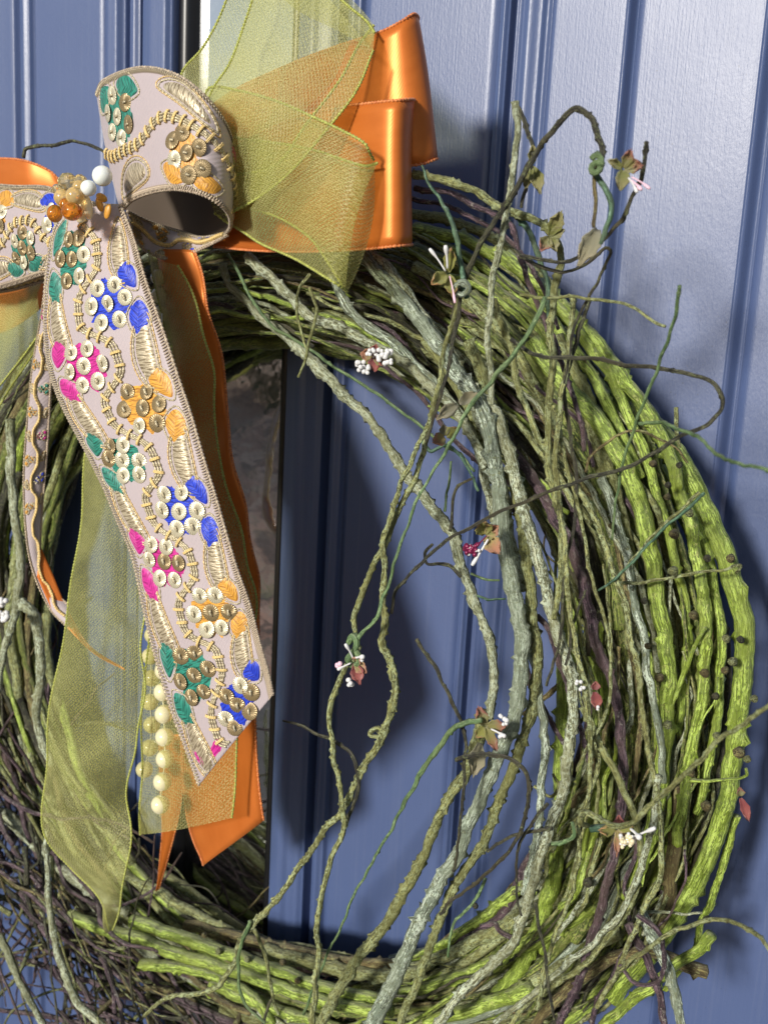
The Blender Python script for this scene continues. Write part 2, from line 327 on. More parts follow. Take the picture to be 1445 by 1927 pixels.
# ------------------------------------------------------------------ ground outside (mirrored in the glass)
def mat_ground():
    t = NT('leaf_litter_ground'); p = t.n('ShaderNodeTexCoord').outputs['Object']
    a = t.noise(p, 2.1, 5, .65); b = t.noise(p, 9, 5, .7); e = t.noise(t.map(p, (1, 1, 1), (5, 3, 0)), 4, 4, .7)
    c = t.ramp(a, [(.40, (.02, .015, .012)), (.46, (.36, .20, .12)), (.52, (.86, .64, .50)), (.58, (.22, .23, .08)), (.64, (.04, .03, .03))])
    c = t.mix(t.ramp(b, [(.46, 0.), (.56, .8)]), c, (.72, .33, .19)); c = t.mix(t.ramp(e, [(.5, 0.), (.56, .9)]), c, (.03, .024, .022))
    return t.fin(t.bsdf(Base_Color=c, Roughness=.9))
g = mesh('ground', [(-60, -60, -1.5), (60, -60, -1.5), (60, 2, -1.5), (-60, 2, -1.5)], np.array([(0, 1, 2, 3)]), mat_ground(), smooth=False); tag(g, kind='structure')
t_ = NT('dark_deck_boards'); p_ = t_.n('ShaderNodeTexCoord').outputs['Object']
dk = mesh('porch_floor', [(-5, -2.9, -1.46), (5, -2.9, -1.46), (5, .3, -1.46), (-5, .3, -1.46), (-5, -2.9, -1.5), (5, -2.9, -1.5)], [(0, 1, 2, 3), (4, 5, 1, 0)], t_.fin(t_.bsdf(Base_Color=t_.ramp(t_.noise(t_.map(p_, (3, 12, 3)), 2, 5, .7), [(.42, (.01, .01, .01)), (.55, (.035, .03, .03)), (.66, (.14, .12, .12))]), Roughness=.6)), smooth=False); tag(dk, kind='structure')
def leaf_cloud(n, boxes, size):
    V = []; Fq = []
    c = np.concatenate([np.array([x, y, z])+rng.randn(int(n/len(boxes)), 3)*np.array(sz) for x, y, z, sz in boxes])
    c = c[c[:, 2] > -1.45]; a = rng.randn(len(c), 3); b = rng.randn(len(c), 3); a /= np.linalg.norm(a, axis=1)[:, None]; b /= np.linalg.norm(b, axis=1)[:, None]
    V = np.stack([c-a*size, c-b*size*.5, c+a*size, c+b*size*.5], 1).reshape(-1, 3)
    return V, np.arange(len(V)).reshape(-1, 4)
t_ = NT('shrub_leaf'); M['shrub'] = t_.fin(t_.bsdf(Base_Color=t_.mix(t_.noise(t_.n('ShaderNodeTexCoord').outputs['Object'], 2.5, 2), (.02, .03, .01), (.12, .13, .05)), Roughness=.6))
V, Fq = leaf_cloud(16000, [(-24+x*2.2, -16+1.5*math.sin(x*2), .4+.5*math.sin(x*5), (1., .8, .95)) for x in range(13)], .2)
tag(mesh('hedge', V, Fq, M['shrub'], smooth=False), 'dark leafy hedge across the yard, seen only mirrored in the door glass', 'hedge')
# ------------------------------------------------------------------ wreath
WC = np.array([-.052, -.092])                     # ring centre (X, Z); outer radius about .265, inner .187
wreath = thing('vine_wreath', (WC[0], -.002, WC[1]-.265), 'round wreath of twisted green, pale lichened and plum vines hung on the blue door', 'wreath')
DEF = {}
parts_n = 0
def cane(pts, rpx, mat, d=.09, d2=None, name=None, taper=.75, rough=.10, nubs=.02, sides=None, parent=wreath, wob=.0006, dep=None):
    """pts: pixels; depth runs from d to d2 unless a point carries its own third value"""
    global parts_n
    d2 = d if d2 is None else d2
    n = len(pts); Q = []
    for i, p in enumerate(pts):
        dd = p[2] if len(p) > 2 else d+(d2-d)*i/(n-1)
        Q.append(at(p[0], p[1], dd))
    r0 = rpx*mpp(Q[n//2])
    step = max(r0*.55, .0011)
    P3 = spline(Q, step=step); k = len(P3)
    if isinstance(taper, tuple): rad = r0*np.interp(np.linspace(0, 1, k), np.linspace(0, 1, len(taper)), taper)
    else: rad = r0*np.linspace(1, taper, k)
    if rpx > 8 and mat in ('green', 'mid', 'brown'): rough *= .5
    sides = sides or (14 if rpx > 11 else 10 if rpx > 6 else 8)
    V, Fq, fb = tube(P3, rad, sides, rough, nubs, wob)
    o = mesh(name or ('cane' if rpx >= 7.5 else 'twig'), V, Fq, M[mat], parent, fib=fb, loc=Q[0]); parts_n += 1
    return o
# --- thick canes of the ring, right side
cane([(1000, 640), (1062, 724), (1096, 758), (1126, 796), (1153, 834), (1175, 879), (1198, 932), (1213, 985), (1224, 1034), (1232, 1090), (1239, 1147), (1251, 1202), (1257, 1271), (1255, 1331), (1251, 1392), (1247, 1440), (1235, 1520), (1215, 1600), (1180, 1690)], 17.5, 'green', .068, .065, nubs=.01)
cane([(930, 470), (1010, 535), (1085, 619), (1119, 668), (1149, 709), (1172, 758), (1194, 811), (1217, 864), (1232, 921), (1251, 977), (1262, 1026), (1273, 1075), (1288, 1128), (1292, 1200), (1285, 1290), (1275, 1380)], 11, 'green', .064, .055, nubs=.02)
cane([(950, 480), (1040, 560), (1111, 630), (1141, 668), (1172, 713), (1202, 751), (1228, 789), (1247, 834), (1270, 887), (1281, 939), (1300, 985), (1307, 1026), (1315, 1083), (1326, 1147), (1327, 1210), (1323, 1271), (1319, 1331), (1303, 1392), (1295, 1440), (1285, 1500), (1272, 1590)], 14, 'green', .06, .06, nubs=.03)
cane([(1170, 730), (1251, 826), (1285, 879), (1315, 932), (1337, 985), (1356, 1026), (1371, 1071), (1390, 1128), (1398, 1174), (1400, 1231), (1396, 1291), (1386, 1360), (1380, 1424), (1370, 1493), (1353, 1553), (1332, 1613), (1302, 1674), (1272, 1726), (1220, 1800), (1150, 1880)], 21, 'green', .045, .055, nubs=.012)
cane([(1279, 1480), (1272, 1553), (1264, 1613), (1258, 1694), (1230, 1770)], 15, 'brown', .055, .055)
cane([(1384, 1533), (1364, 1613), (1339, 1694), (1319, 1734), (1303, 1795), (1250, 1860)], 7.5, 'green', .045)
cane([(1339, 1759), (1307, 1791), (1275, 1815), (1215, 1860), (1130, 1930)], 11, 'green', .065)
cane([(1239, 1851), (1202, 1876), (1162, 1908), (1120, 1945)], 9, 'green', .07)
cane([(1330, 1830), (1200, 1790), (1080, 1850), (1000, 1935)], 12, 'brown', .06)
cane([(1075, 1120), (1068, 1200), (1064, 1311), (1060, 1400), (1056, 1500), (1045, 1613), (1033, 1686), (1009, 1755), (981, 1815), (930, 1880)], 19, 'green', .045, .055, nubs=.01)
cane([(1115, 1100), (1118, 1200), (1130, 1300), (1133, 1400), (1125, 1500), (1100, 1600), (1070, 1690), (1020, 1790)], 17, 'green', .05)
cane([(1185, 1180), (1195, 1280), (1195, 1380), (1185, 1480), (1165, 1580), (1130, 1680), (1080, 1770)], 16, 'mid', .055)
cane([(1350, 1200), (1352, 1290), (1345, 1380), (1330, 1470), (1300, 1560), (1262, 1640)], 13, 'mid', .035)
cane([(880, 560), (960, 640), (1015, 700), (1060, 780), (1100, 860), (1128, 940), (1150, 1020), (1160, 1100), (1165, 1180)], 24, 'mid', .06, .062)
cane([(1180, 760), (1225, 850), (1255, 950), (1285, 1050), (1306, 1150), (1312, 1260), (1300, 1370), (1275, 1480)], 9, 'mid', .05)
cane([(1290, 930), (1325, 1030), (1348, 1130), (1356, 1230), (1350, 1330), (1335, 1430), (1310, 1530)], 11, 'green', .05)
cane([(1000, 560), (1075, 650), (1135, 745), (1180, 840), (1205, 900)], 12, 'green', .058)
cane([(1040, 640), (1085, 720), (1120, 820), (1150, 920), (1175, 1020), (1185, 1120), (1190, 1220)], 20, 'olive', .062)
cane([(780, 470), (850, 500), (930, 545), (1000, 600), (1050, 660), (1100, 740)], 15, 'mid', .055)
cane([(780, 430), (870, 450), (960, 500), (1040, 575), (1080, 620)], 13, 'green', .045)
cane([(770, 400), (860, 420), (940, 455), (1010, 510), (1060, 570)], 11, 'olive', .04)
cane([(780, 500), (850, 540), (920, 600), (980, 680), (1030, 770), (1060, 850)], 12, 'olive', .068)
cane([(988, 1662), (932, 1707), (891, 1738), (846, 1770), (760, 1815)], 11, 'green', .04)
cane([(1060, 1690), (977, 1724), (932, 1752), (881, 1777), (800, 1815), (700, 1840)], 14, 'olive', .05)
cane([(1120, 1700), (1020, 1760), (930, 1810), (830, 1850), (700, 1885)], 15, 'green', .055)
cane([(1160, 1750), (1060, 1820), (960, 1870), (850, 1905), (760, 1925)], 15, 'olive', .06)
cane([(1000, 1860), (900, 1895), (800, 1925)], 15, 'green', .065)
# --- bottom left canes
cane([(133, 1723), (194, 1747), (252, 1762), (339, 1796), (436, 1825), (533, 1859), (630, 1888), (740, 1905)], 14, 'green', .075, nubs=.01)
cane([(252, 1733), (339, 1762), (436, 1796), (533, 1829), (630, 1863), (720, 1880)], 14, 'green', .07, nubs=.01)
cane([(266, 1815), (339, 1820), (412, 1839), (484, 1883), (513, 1930)], 12, 'green', .065)
cane([(400, 1850), (470, 1880), (540, 1905), (640, 1935)], 13, 'green', .06)
cane([(0, 1530), (29, 1548), (73, 1592), (121, 1636), (180, 1680), (242, 1715)], 13, 'pale', .06)
cane([(200, 1620), (242, 1650), (291, 1674), (339, 1703), (412, 1742), (484, 1771), (581, 1786), (678, 1810)], 10, 'olive', .045)
cane([(350, 1740), (450, 1765), (560, 1790), (660, 1810), (760, 1815)], 12, 'brown', .05)
cane([(500, 1790), (600, 1815), (700, 1835), (790, 1830)], 15, 'olive', .055)
# --- pale stems in front
cane([(420, 500), (440, 545), (500, 603), (535, 631), (576, 669), (614, 707), (652, 749), (683, 776), (708, 804), (728, 839), (756, 880), (787, 922), (818, 960), (846, 1001), (863, 1043), (874, 1084), (891, 1129), (912, 1181), (925, 1225), (929, 1271), (927, 1316), (919, 1352)], 10, 'pale', .075, .09, taper=(.8, .9, 1.25, .9, 1.1, 1, .9, .8), rough=.2, nubs=.05)
cane([(912, 1340), (898, 1392), (881, 1448), (846, 1496), (822, 1548), (798, 1607), (756, 1686), (721, 1745), (680, 1794), (645, 1850), (600, 1930)], 11, 'olive', .085, .09, taper=(1.3, .8, 1, 1, 1), nubs=.05, rough=.15)
cane([(465, 480), (516, 528), (559, 571), (593, 600), (638, 614), (687, 642), (735, 666), (777, 697), (811, 728), (846, 763), (881, 808), (901, 849), (915, 911), (930, 980)], 10.5, 'pale', .085, rough=.15, nubs=.04)
cane([(600, 470), (639, 545), (659, 585), (699, 618), (735, 640), (770, 673), (811, 714), (849, 756), (885, 810), (905, 870)], 10, 'mint', .082, rough=.15)
cane([(655, 455), (679, 475), (716, 518), (759, 565), (794, 607), (829, 655), (856, 700), (884, 728), (901, 756), (915, 794), (929, 860), (939, 929), (946, 998), (953, 1050), (964, 1102), (974, 1150), (983, 1212), (979, 1264), (974, 1316), (964, 1365), (939, 1420), (919, 1468), (898, 1517), (877, 1565), (860, 1610), (832, 1652), (808, 1697), (787, 1738), (766, 1790), (735, 1860), (700, 1930)], 13.5, 'mint', .095, .095, taper=(.8, 1, 1, 1.1, 1, .95, 1.1, 1.3), rough=.12, nubs=.04)
cane([(880, 640), (925, 760), (955, 850), (975, 950), (990, 1050), (1000, 1150), (1010, 1250), (998, 1337), (984, 1392), (964, 1444), (946, 1489), (926, 1541), (905, 1593), (877, 1634), (853, 1669), (832, 1721), (811, 1773), (780, 1860), (750, 1930)], 11, 'olive', .087, .088, rough=.16, nubs=.05)
cane([(690, 470), (740, 520), (790, 590), (840, 660), (880, 720), (919, 762), (938, 796), (957, 845), (975, 921), (994, 992), (1009, 1037), (1024, 1090), (1035, 1150), (1053, 1202), (1073, 1263), (1079, 1319), (1073, 1376), (1069, 1432), (1057, 1493), (1037, 1553), (1017, 1605), (1001, 1666), (985, 1726), (960, 1779), (924, 1819), (885, 1850), (820, 1930)], 12.5, 'pale', .09, .095, rough=.14, nubs=.04)
cane([(960, 1080), (980, 1150), (993, 1202), (1009, 1271), (1017, 1331), (1025, 1392), (1021, 1452), (1017, 1505), (1013, 1553), (1001, 1613), (985, 1680)], 9, 'mint', .085, rough=.12)
cane([(860, 690), (905, 790), (935, 870), (952, 960), (965, 1040), (985, 1110)], 12, 'pale', .08, rough=.12)
cane([(800, 640), (860, 730), (905, 830), (925, 910)], 9, 'olive', .078)
cane([(900, 700), (960, 841), (994, 887), (1024, 936), (1043, 977), (1066, 1007), (1081, 1053), (1096, 1090), (1107, 1147), (1126, 1223), (1146, 1271), (1162, 1331), (1168, 1392), (1172, 1452), (1170, 1513), (1158, 1593), (1142, 1662), (1126, 1722), (1106, 1787), (1085, 1855), (1050, 1930)], 11, 'purple', .075, .085, rough=.12, nubs=.03)
cane([(1130, 900), (1160, 977), (1175, 1026), (1185, 1079), (1194, 1135), (1210, 1198), (1218, 1263), (1231, 1331), (1243, 1400), (1247, 1472)], 9, 'mint', .07)
cane([(930, 560), (941, 600), (960, 657), (975, 724), (998, 789), (1024, 841), (1062, 887), (1089, 921), (1115, 970), (1134, 1015), (1153, 1071), (1172, 1128), (1182, 1174), (1198, 1251), (1206, 1323), (1218, 1400), (1231, 1472), (1243, 1553), (1243, 1634), (1222, 1694), (1190, 1755), (1158, 1835), (1122, 1896)], 6.5, 'olive', .098, nubs=.05)
cane([(1095, 1330), (1130, 1400), (1170, 1480), (1200, 1560), (1205, 1640), (1185, 1700), (1140, 1770), (1080, 1830), (1000, 1880), (960, 1930)], 7, 'olive', .095, nubs=.05)
cane([(1240, 1460), (1225, 1560), (1195, 1660), (1150, 1740), (1060, 1820), (990, 1880), (930, 1925)], 7, 'pale', .098, nubs=.04)
cane([(1205, 1720), (1228, 1760), (1250, 1810), (1270, 1870), (1282, 1930)], 12, 'mint', .09, rough=.16)
cane([(1180, 1740), (1215, 1800), (1240, 1870), (1250, 1930)], 9, 'purple', .088)
cane([(780, 330), (850, 342), (891, 358), (932, 387), (973, 400), (1015, 420), (1043, 449), (1056, 478), (1050, 523), (1039, 568), (1036, 640), (1040, 675), (1034, 751), (1030, 826), (1032, 883), (1043, 932), (1055, 977), (1057, 1034), (1051, 1109), (1043, 1166)], 8, 'olive', .10, rough=.14, nubs=.05)
cane([(780, 352), (850, 366), (887, 383), (957, 420), (973, 469), (990, 515), (1011, 572), (1031, 618), (1060, 690), (1085, 770), (1100, 850)], 6, 'purple', .09, nubs=.05)
cane([(775, 372), (850, 392), (920, 425), (975, 470), (1020, 540), (1050, 620)], 5, 'purple', .07)
cane([(1077, 560), (1077, 600), (1062, 713), (1051, 789), (1045, 864), (1051, 940), (1060, 996), (1064, 1053), (1070, 1128), (1075, 1174), (1093, 1255), (1106, 1331), (1110, 1412), (1110, 1472), (1090, 1560), (1085, 1640), (1060, 1720), (1030, 1800), (1010, 1900)], 5.5, 'olive', .105, nubs=.05)
cane([(1110, 560), (1096, 600), (1070, 694), (1062, 758), (1073, 826), (1085, 902), (1080, 980), (1060, 1080), (1058, 1160), (1046, 1230), (1030, 1290)], 4, 'dark', .10)
cane([(1040, 760), (1058, 834), (1075, 910), (1096, 996), (1111, 1071), (1126, 1136), (1145, 1200), (1150, 1280), (1135, 1350), (1110, 1400), (1085, 1450)], 4, 'olive', .10)
# --- loose twigs and wires
cane([(845, 640), (862, 560), (875, 519), (900, 470), (932, 412), (973, 350), (1015, 280), (1043, 239), (1080, 204), (1109, 218), (1124, 255), (1134, 288), (1128, 302)], 5.8, 'dark', .11, .15, nubs=.06, taper=.95)
cane([(1123, 300), (1119, 340), (1118, 400), (1117, 428)], 4.5, 'brown', .145)
cane([(1118, 312), (1124, 335), (1138, 355), (1148, 375), (1150, 400), (1142, 435), (1130, 462)], 6, 'teal', .145)
cane([(1112, 300), (1120, 293), (1131, 300), (1130, 318), (1118, 326), (1112, 316), (1120, 306), (1134, 312)], 6, 'wire', .15, taper=1)
cane([(1216, 266), (1213, 290), (1205, 335), (1192, 366), (1171, 408), (1138, 449), (1097, 478), (1064, 490), (1015, 490), (980, 480)], 4.2, 'dark', .14, .12, nubs=.06, taper=.8)
cane([(966, 192), (984, 222), (994, 255), (1004, 284), (992, 342), (980, 390)], 4.5, 'dark', .12, nubs=.05)
cane([(969, 190), (972, 247), (969, 300), (961, 350), (953, 395), (938, 474), (926, 535), (918, 618), (922, 690), (925, 760)], 6.5, 'pale', .12, .11, nubs=.05, taper=.9)
cane([(965, 400), (986, 424), (1006, 461), (1019, 494), (1027, 530), (1035, 600)], 6, 'teal', .095)
cane([(970, 470), (1000, 492), (1027, 506), (1056, 513), (1081, 506), (1113, 492), (1140, 468), (1150, 474), (1138, 498), (1122, 531), (1105, 560), (1089, 597), (1076, 640), (1060, 720)], 3.6, 'dark', .115, nubs=.05)
cane([(980, 556), (1030, 560), (1081, 560), (1138, 564), (1179, 576), (1221, 597), (1249, 614)], 3.6, 'olive', .11, .14)
cane([(1278, 537), (1270, 585), (1260, 630), (1243, 675), (1221, 732), (1198, 789), (1175, 860), (1160, 928), (1152, 1015)], 3.6, 'wire', .15, .11)
cane([(960, 640), (1000, 665), (1047, 672), (1104, 675), (1164, 683), (1221, 691), (1277, 700), (1315, 709), (1345, 724), (1358, 747), (1353, 773), (1326, 800), (1277, 826), (1221, 856), (1164, 885), (1089, 905), (1024, 928), (975, 950), (932, 967), (881, 994), (846, 1015), (804, 1046), (770, 1084), (746, 1112), (735, 1155)], 4.2, 'dark', .12, .125, nubs=.05, taper=.85)
cane([(1203, 798), (1239, 796), (1277, 806), (1315, 826), (1353, 856), (1390, 872), (1460, 893)], 4.2, 'wire', .13, .20)
cane([(1100, 890), (1111, 860), (1141, 830), (1179, 815), (1213, 815), (1251, 830), (1277, 849), (1296, 872)], 3, 'brown', .10)
cane([(1165, 1098), (1194, 1098), (1239, 1090), (1296, 1081), (1353, 1073), (1392, 1064), (1385, 1078)], 3.6, 'olive', .085, .06)
cane([(1326, 928), (1277, 970), (1224, 1019), (1164, 1083), (1126, 1113)], 3.2, 'teal', .10)
cane([(1316, 925), (1262, 975), (1200, 1040), (1160, 1090)], 3.4, 'olive', .095)
cane([(1270, 768), (1271, 800), (1277, 841)], 4.5, 'olive', .06)
cane([(430, 478), (500, 600), (580, 655), (614, 680), (673, 718), (725, 752), (777, 790), (801, 811), (832, 835), (867, 856), (891, 887)], 3.6, 'wire', .085, .10)
cane([(583, 540), (596, 580), (592, 610), (581, 645), (573, 680), (562, 710)], 3.4, 'olive', .11)
cane([(584, 515), (563, 545), (559, 585), (569, 631), (576, 660)], 3.2, 'olive', .105)
cane([(1024, 560), (1009, 600), (977, 652), (950, 687), (915, 728), (891, 756), (863, 804), (839, 849), (804, 904), (777, 963), (756, 1015), (742, 1060), (732, 1102), (721, 1126), (714, 1150), (694, 1178), (673, 1202)], 3.8, 'wire', .125, .135, taper=(1.2, 1.2, .8, .8, 1.2))
cane([(868, 545), (860, 580), (853, 600), (839, 645), (829, 700), (818, 756), (804, 815), (798, 842), (784, 894), (766, 929), (749, 963), (732, 1005), (714, 1043), (697, 1081), (680, 1116), (671, 1147), (667, 1167), (671, 1230), (652, 1257), (631, 1295), (623, 1333), (621, 1371), (628, 1423), (638, 1472), (645, 1524), (649, 1551), (637, 1583), (618, 1634), (604, 1693), (597, 1738), (599, 1790), (593, 1860), (588, 1935)], 5.6, 'olive', .115, .13, nubs=.07, taper=(.7, .8, 1, 1, .9, 1, 1.2))
cane([(868, 545), (858, 620), (842, 690), (826, 760), (800, 830)], 4.2, 'dark', .12, .125)
cane([(812, 790), (794, 821), (773, 870), (756, 908), (742, 946), (728, 998), (721, 1032), (723, 1077), (721, 1119), (723, 1170), (721, 1212), (735, 1250), (744, 1285), (739, 1323), (728, 1364), (721, 1385), (694, 1427), (673, 1465), (649, 1517), (618, 1555), (583, 1603), (545, 1659), (500, 1718), (484, 1728), (455, 1771), (436, 1820), (412, 1854), (373, 1871), (320, 1875), (271, 1912)], 6.4, 'olive', .125, .115, nubs=.08, taper=(.6, .8, 1.2, 1.1, .9, 1, .9, .6), rough=.18)
cane([(721, 1380), (708, 1370), (697, 1376), (698, 1384), (712, 1386)], 5, 'olive', .12)
cane([(533, 1355), (569, 1368), (618, 1389), (649, 1410), (670, 1434), (675, 1472), (666, 1510), (652, 1551)], 3.8, 'dark', .12, taper=(.6, 1, 1, 1))
cane([(784, 1202), (804, 1233), (829, 1278), (849, 1313), (865, 1354), (875, 1406), (874, 1461), (868, 1524), (862, 1583), (855, 1640)], 3.8, 'dark', .115, nubs=.06)
cane([(905, 1354), (863, 1366), (829, 1399), (801, 1441), (777, 1482), (749, 1534), (718, 1593), (687, 1645), (666, 1686), (638, 1752), (614, 1800), (590, 1860), (570, 1910)], 3.6, 'wire', .12, taper=(1.4, 1.4, .8, .7, .7, .8))
cane([(858, 1430), (881, 1422), (915, 1420), (953, 1427), (981, 1444), (995, 1479), (991, 1531), (978, 1565), (950, 1610), (915, 1645), (881, 1672), (846, 1697), (829, 1721)], 4.3, 'dark', .12, nubs=.05)
cane([(1030, 1510), (1000, 1548), (978, 1589), (971, 1634), (972, 1690), (984, 1722)], 3.2, 'dark', .115)
cane([(1040, 1560), (980, 1568), (940, 1585), (915, 1604)], 3.6, 'dark', .11)
cane([(915, 1652), (888, 1700), (856, 1735), (846, 1766), (843, 1800)], 3.2, 'wire', .11)
cane([(867, 1084), (846, 1065), (825, 1062), (803, 1060), (800, 1040), (812, 1024)], 3.6, 'dark', .11)
cane([(848, 1000), (856, 925), (892, 898)], 3.2, 'dark', .09)
cane([(790, 830), (812, 850), (840, 838), (867, 856), (900, 925)], 3.4, 'teal', .10)
cane([(836, 964), (845, 900), (850, 870)], 2.8, 'wire', .09)
cane([(885, 1080), (905, 1088), (940, 1092)], 2.8, 'wire', .09)
cane([(898, 1120), (920, 1127), (950, 1128)], 2.5, 'teal', .09)
cane([(795, 310), (812, 350), (845, 410), (862, 450), (866, 500), (872, 540), (880, 560)], 4.8, 'teal', .12, taper=(.5, .6, 1, 1.1, 1.1))
cane([(852, 548), (862, 532), (876, 530), (880, 545), (868, 556), (856, 548), (864, 535), (878, 538)], 6, 'mint', .125, taper=1)
cane([(655, 1212), (664, 1196), (672, 1210), (664, 1232), (654, 1244), (662, 1254), (676, 1246), (668, 1222)], 6.5, 'wire', .135, taper=1)
cane([(1105, 1555), (1093, 1545), (1098, 1530), (1125, 1538), (1160, 1556), (1195, 1542), (1240, 1500), (1290, 1456), (1345, 1400), (1400, 1360), (1460, 1320)], 5.4, 'olive', .11, .19, taper=(1, 1.1, 1, .8, .7))
cane([(1110, 1560), (1150, 1556), (1180, 1550)], 8, 'teal', .105)
cane([(1160, 1830), (1210, 1790), (1270, 1752), (1330, 1733), (1390, 1738), (1430, 1765), (1455, 1800)], 5, 'olive', .12, .17, nubs=.05)
cane([(1290, 1466), (1320, 1470), (1370, 1466), (1405, 1458), (1404, 1445)], 3.6, 'green', .06)
cane([(1238, 1400), (1270, 1310), (1300, 1230), (1330, 1180)], 7, 'green', .066, taper=.5)
cane([(1200, 1720), (1250, 1716), (1320, 1720)], 3, 'pale', .08)
cane([(1290, 1600), (1286, 1660), (1262, 1715), (1240, 1745)], 2.6, 'purple', .085)
cane([(1200, 1724), (1235, 1750), (1250, 1800), (1240, 1845), (1200, 1850), (1165, 1815)], 5, 'purple', .10)
cane([(1008, 1700), (1022, 1790), (1035, 1870), (1046, 1935)], 3.4, 'dark', .115)
cane([(1065, 1250), (1080, 1170), (1100, 1110)], 3, 'dark', .10)
cane([(1010, 1160), (1035, 1190), (1050, 1240), (1085, 1350), (1110, 1440)], 6, 'purple', .08)
cane([(985, 1240), (1000, 1290), (1025, 1340), (1062, 1400)], 6, 'purple', .075)
cane([(985, 1345), (1050, 1290), (1085, 1250)], 6, 'brown', .05)
cane([(905, 1745), (930, 1738), (938, 1752), (962, 1765)], 6, 'purple', .09)
cane([(1040, 1590), (1060, 1585), (1078, 1570), (1075, 1545)], 4.5, 'wire', .11)
cane([(1005, 1480), (1035, 1498), (1052, 1478), (1040, 1455)], 3.5, 'olive', .07)
cane([(45, 296), (50, 280), (70, 276), (105, 272), (140, 266), (175, 275), (205, 290)], 3.6, 'dark', .10)
cane([(88, 1560), (90, 1650), (100, 1750), (125, 1840), (150, 1890), (200, 1935)], 6, 'pale', .11, taper=(.6, 1, 1.2, 1.3))
cane([(0, 1760), (30, 1830), (60, 1890), (85, 1935)], 8, 'pale', .10)
cane([(470, 1735), (455, 1780), (448, 1840), (462, 1890), (500, 1925)], 3.6, 'wire', .12)
cane([(480, 1750), (500, 1800), (512, 1870), (525, 1910)], 4, 'olive', .10)
cane([(185, 1780), (200, 1790), (235, 1785)], 4.5, 'olive', .10)
cane([(20, 790), (26, 950), (40, 1050), (30, 1150), (10, 1220), (-5, 1300)], 9, 'pale', .08)
cane([(40, 1130), (66, 1160), (78, 1260), (70, 1350), (95, 1440)], 10, 'pale', .08)
TRACED = parts_n
# --- ring filler: strands woven round the ring
def strand(th0, span, a, b, tw, rr, mat, out=0., step=None, wav=.004, sides=None):
    n = max(6, int(abs(span)/5)); th = np.radians(th0+np.linspace(0, span, n)); s = np.linspace(0, 1, n)
    ang = math.atan2(b, a)+tw*s; m = math.hypot(a, b)
    rho = .2265+.039*m*np.cos(ang)+wav*noise1(s*.3, .12, rng, 2)+out*(s**2)
    dep = .032+.024*m*np.sin(ang)+wav*.7*noise1(s*.3, .12, rng, 2)+abs(out)*.2*s**2
    dep = np.maximum(dep, .004+rr)
    Q = np.stack([WC[0]+rho*np.cos(th), -dep, WC[1]+rho*np.sin(th)], 1)
    P3 = spline(Q, step=step or max(rr*.8, .0016)); k = len(P3)
    V, Fq, fb = tube(P3, rr*np.linspace(1, .65, k), sides or (10 if rr > .002 else 6), .07, .02, 0)
    return V, Fq, fb, Q[0]
def in_frame(thd):    # angles of the ring that the photograph sees (degrees, 0 = right, 90 = top)
    return True
for i in range(190):
    th = rng.uniform(0, 360); m = .95*math.sqrt(rng.uniform(.12, 1)); fa = rng.uniform(-.35, math.pi+.35) if rng.rand() < .8 else rng.uniform(0, 6.28)
    a, b = m*math.cos(fa), m*math.sin(fa)
    th_mid = (th+50) % 360; outer = a > .15
    q = rng.rand()
    if th_mid > 300 or th_mid < 60:      # right side
        mat = ('green' if q < .55 else 'mid' if q < .75 else 'olive' if q < .9 else 'dark') if outer else ('pale' if q < .3 else 'olive' if q < .6 else 'mid' if q < .8 else 'purple' if q < .9 else 'mint')
    elif th_mid < 130: mat = 'mid' if q < .35 else 'olive' if q < .65 else 'brown' if q < .75 else 'dark' if q < .9 else 'pale'
    elif th_mid < 220: mat = 'olive' if q < .35 else 'mid' if q < .6 else 'pale' if q < .75 else 'dark' if q < .9 else 'green'
    else: mat = 'green' if q < .35 else 'olive' if q < .6 else 'brown' if q < .75 else 'purple' if q < .9 else 'pale'
    rr = rng.uniform(.0022, .0046) if rng.rand() < .65 else rng.uniform(.0010, .002)
    V, Fq, fb, l = strand(th, rng.uniform(60, 150), a, b, rng.uniform(-1.2, 1.2), rr, mat)
    mesh('cane' if rr > .002 else 'twig', V, Fq, M[mat], wreath, fib=fb, loc=l); parts_n += 1
for i in range(62):    # thin stems crossing over the front of the ring, right side and top
    th = rng.uniform(-75, 95); rr = rng.uniform(.0007, .0018); a0 = rng.uniform(-.9, .95)
    n = 12; tt = np.radians(th+np.linspace(0, rng.uniform(22, 75), n)); q = np.linspace(0, 1, n)
    rho = .2265+.037*(a0+(rng.uniform(-.8, .8)-a0*.4)*q)+.003*noise1(q*.3, .12, rng, 2)
    dep = .062+.012*rng.rand()-.012*np.maximum(0, (rho-.2265)/.037)+.004*noise1(q*.3, .12, rng, 2)
    P3 = spline(np.stack([WC[0]+rho*np.cos(tt), -dep, WC[1]+rho*np.sin(tt)], 1), step=max(rr*.8, .0014))
    V, Fq, fb = tube(P3, rr*np.linspace(1, .55, len(P3)), 8, .1, .04, .0005)
    mesh('twig', V, Fq, M[['olive', 'dark', 'pale', 'mid', 'purple', 'olive', 'brown', 'green'][rng.randint(8)]], wreath, fib=fb, loc=P3[0]); parts_n += 1
fine = {}
